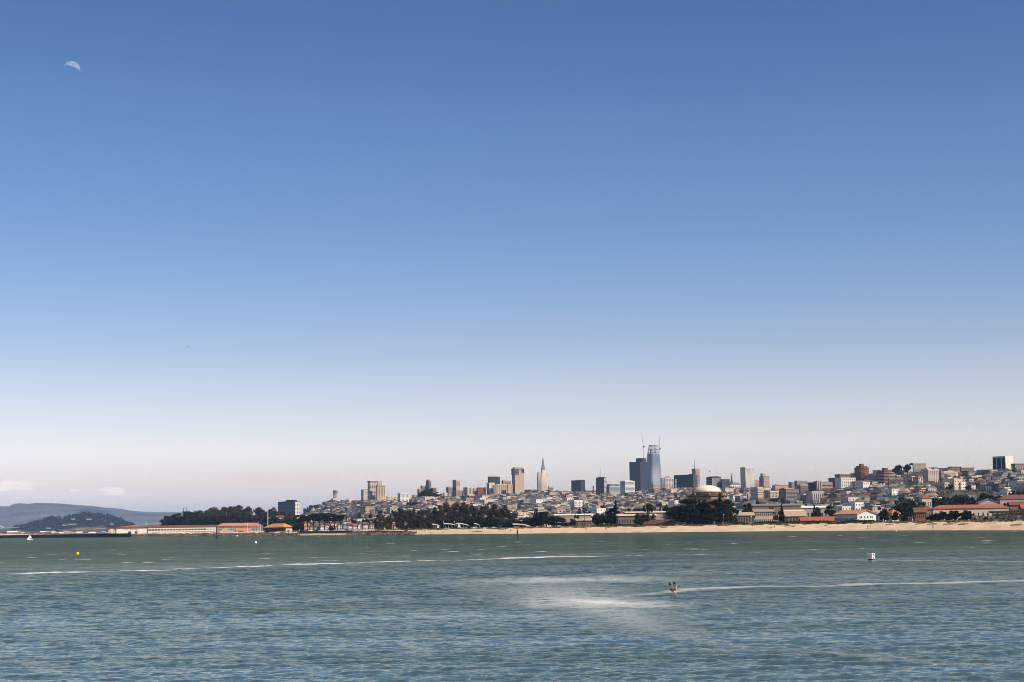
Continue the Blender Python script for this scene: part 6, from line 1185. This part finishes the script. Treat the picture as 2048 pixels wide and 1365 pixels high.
gull_m = bpy.data.materials.new('gull_feathers_and_shadow'); gull_m.use_nodes = True; t = gull_m.node_tree; p = t.nodes['Principled BSDF']; p.inputs['Roughness'].default_value = .8
co = t.nodes.new('ShaderNodeTexCoord'); sp = t.nodes.new('ShaderNodeSeparateXYZ'); t.links.new(co.outputs['Object'], sp.inputs[0]); rr = t.nodes.new('ShaderNodeValToRGB'); t.links.new(sp.outputs[2], rr.inputs[0])
rr.color_ramp.elements[0].position = .0; rr.color_ramp.elements[0].color = (.66, .58, .48, 1); rr.color_ramp.elements[1].position = .62; rr.color_ramp.elements[1].color = (.035, .025, .02, 1); rr.color_ramp.elements[0].position = .02
for q_, c_ in ((.04, (.05, .03, .02, 1)), (.12, (.05, .03, .02, 1)), (.15, (.60, .48, .36, 1)), (.44, (.56, .44, .33, 1)), (.48, (.06, .04, .03, 1))): e = rr.color_ramp.elements.new(q_); e.color = c_  # low dark band: brown back with the shadow between raised wings painted in
t.links.new(rr.outputs[0], p.inputs['Base Color'])
def gull(px, py, r, size, up, rot, label, group=None):
    o = bird_mesh(up, size).obj('gull', gull_m); o.location = P(px, py, r); o.scale = (size,)*3; o.rotation_euler = rot; shade_smooth(o); tag(o, label, 'gull', group, px)
c = Wp(1344, 1191); gull(1345.3, 1182, c.length*1.02, .78, .95, (R_(6), R_(10), R_(-50)), 'brown and cream seabird flapping low over the water with raised wings')
dv = bpy.data.objects[-1] if False else None
gull(1793, 1064.5, 560, 1.15, .5, (R_(15), R_(30), R_(20)), 'small white gull gliding just above the waterline at the right', 'distant gulls')
gull(1630, 942.5, 500, .6, .7, (0, 0, R_(30)), 'tiny gull flying in the pale sky above the brown apartment blocks', 'distant gulls'); gull(375, 694, 420, .45, .6, (0, 0, R_(200)), 'tiny speck of a gull high in the blue sky at the left', 'distant gulls')
# ------------------------------------------------------------------ far bridge, cranes, moon
def bridge():
    r = 7600; o = root('suspension_bridge', tuple(P(300, yhor(300), r))); ob = Vector(o.location); L0 = lambda px, py: P(px, py, r)-ob; bm_ = mat('bridge_steel', (.22, .24, .27), .6, .1, .01)
    pts = [L0(250, 1054), L0(300, 1050), L0(330, 1047.6), L0(400, 1042)]; q = MB(); q.tube(pts, 3.2, 6); q.obj('deck', bm_, o)
    for u in (367.2, 372.6): 
        a_, b_ = L0(u, 1046), L0(u, 1015.5); MB().tube([a_, b_], 2.1, 6).obj('tower_leg', bm_, o)
    br = MB()
    for y in (1016.3, 1024, 1032, 1040): br.tube([L0(367.2, y), L0(372.6, y)], 1.3, 5)
    br.obj('cross_brace', bm_, o); cb = MB(); cb.tube([L0(370-60*t_, 1016+30*(1-(1-t_)**2)) for t_ in [i/10 for i in range(11)]], .45, 4); cb.tube([L0(370+60*t_, 1016+24*(1-(1-t_)**2)) for t_ in [i/10 for i in range(11)]], .45, 4); cb.obj('cable', bm_, o); tag(o, 'grey suspension bridge deck and tower far behind the bluff trees', 'bridge', px=300)
    r = 8300; o = root('cable_bridge', tuple(P(10, yhor(10), r))); ob = Vector(o.location); L0 = lambda px, py: P(px, py, r)-ob; MB().tube([L0(-60, 1060), L0(0, 1057.5), L0(60, 1054)], 2.6, 6).obj('deck', bm_, o); MB().tube([L0(8, 1056.5), L0(0, 1052), L0(-40, 1028)], 1.6, 5).obj('cable', white, o)
    MB().tube([L0(-40, 1061), L0(-40, 1026)], 3, 6).obj('tower', white, o); tag(o, 'white cable bridge deck at the far left edge below the blue hills', 'bridge', px=5)
bridge()
for px, yt, yb, lb in ((292, 1043, 1050, 'tiny white port crane with a raised boom before the blue hills'),):
    r = 12500; b0 = P(px, yb, r); s_ = r/F; o = root('port_crane', tuple(b0)); MB().tube([(-2.4*s_, 0, 6*s_), (3.2*s_, 0, 0)], .5*s_, 4).obj('boom', white, o); MB().tube([(3.2*s_, 0, -9*s_), (3.2*s_, 0, 1*s_)], .45*s_, 4).obj('leg', white, o); MB().tube([(1*s_, 0, -9*s_), (1*s_, 0, 1.5*s_)], .45*s_, 4).obj('leg', white, o); tag(o, lb, 'port crane', px=px)
def moon():
    r = 60000.0; d = ray(143.75, 139.2).normalized(); c = Vector((0, 0, CAMH))+d*r; Rm = 15.9/F*r*math.cos(R_(9)); k0 = .37
    right = d.cross(Vector((0, 0, 1))).normalized(); up = right.cross(d).normalized(); th = R_(16.4)+R_(.9)
    ex = right*math.cos(th)-up*math.sin(th); ey = right*math.sin(th)+up*math.cos(th); ez = -d; n, mm = 48, 14; v = []
    for i in range(n+1):
        t_ = math.pi*i/n; x = -math.cos(t_)
        for j in range(mm+1):
            s_ = k0+(1-k0)*j/mm; y = s_*math.sqrt(max(0, 1-x*x)); z = math.sqrt(max(0, 1-x*x-y*y)); v.append(ex*(x*Rm)+ey*(y*Rm)+ez*(z*Rm))
    q = MB(); q.add(v, [(i*(mm+1)+j, (i+1)*(mm+1)+j, (i+1)*(mm+1)+j+1, i*(mm+1)+j+1) for i in range(n) for j in range(mm)])
    m = bpy.data.materials.new('moonlight'); m.use_nodes = True; t = m.node_tree; t.nodes.remove(t.nodes['Principled BSDF']); out = t.nodes['Material Output']
    em = t.nodes.new('ShaderNodeEmission'); tr = t.nodes.new('ShaderNodeBsdfTransparent'); ad = t.nodes.new('ShaderNodeAddShader'); nn = t.nodes.new('ShaderNodeTexNoise'); nn.inputs['Scale'].default_value = .013; nn.inputs['Detail'].default_value = 4; co = t.nodes.new('ShaderNodeTexCoord'); t.links.new(co.outputs['Object'], nn.inputs[0])
    rp = t.nodes.new('ShaderNodeValToRGB'); rp.color_ramp.elements[0].position = .38; rp.color_ramp.elements[1].position = .65; rp.color_ramp.elements[0].color = (.20, .14, .12, 1); rp.color_ramp.elements[1].color = (.44, .34, .30, 1); t.links.new(nn.outputs[0], rp.inputs[0]); t.links.new(rp.outputs[0], em.inputs[0]); em.inputs[1].default_value = .78
    t.links.new(em.outputs[0], ad.inputs[0]); t.links.new(tr.outputs[0], ad.inputs[1]); t.links.new(ad.outputs[0], out.inputs['Surface']); o = q.obj('moon', m); o.location = c; tag(o, 'pale waning moon showing its lit upper part in the blue sky', 'moon')
moon()
# ------------------------------------------------------------------ haze
hz = MB().box(-14000, 14000, -2500, 27000, -12, 405); m = bpy.data.materials.new('haze'); m.use_nodes = True; t = m.node_tree; t.nodes.remove(t.nodes['Principled BSDF']); pv = t.nodes.new('ShaderNodeVolumePrincipled'); pv.inputs['Color'].default_value = (.36, .57, 1, 1); pv.inputs['Density'].default_value = 2.6e-5; pv.inputs['Anisotropy'].default_value = -.3
t.links.new(pv.outputs[0], t.nodes['Material Output'].inputs['Volume']); struct(hz.obj('haze', m), 'stuff', 'thin blue haze in the air over the bay', 'haze')
# ------------------------------------------------------------------ labels that single each repeat out
for lab, items in REG.items():
    if len(items) < 2: continue
    items.sort(key=lambda q: q[0])
    for i, (px, o) in enumerate(items):
        o['label'] = lab + ', ' + (ORD[i] + ' from left' if len(items) > 2 else ('left one' if i == 0 else 'right one'))
        if 'group' not in o: o['group'] = lab[:60]
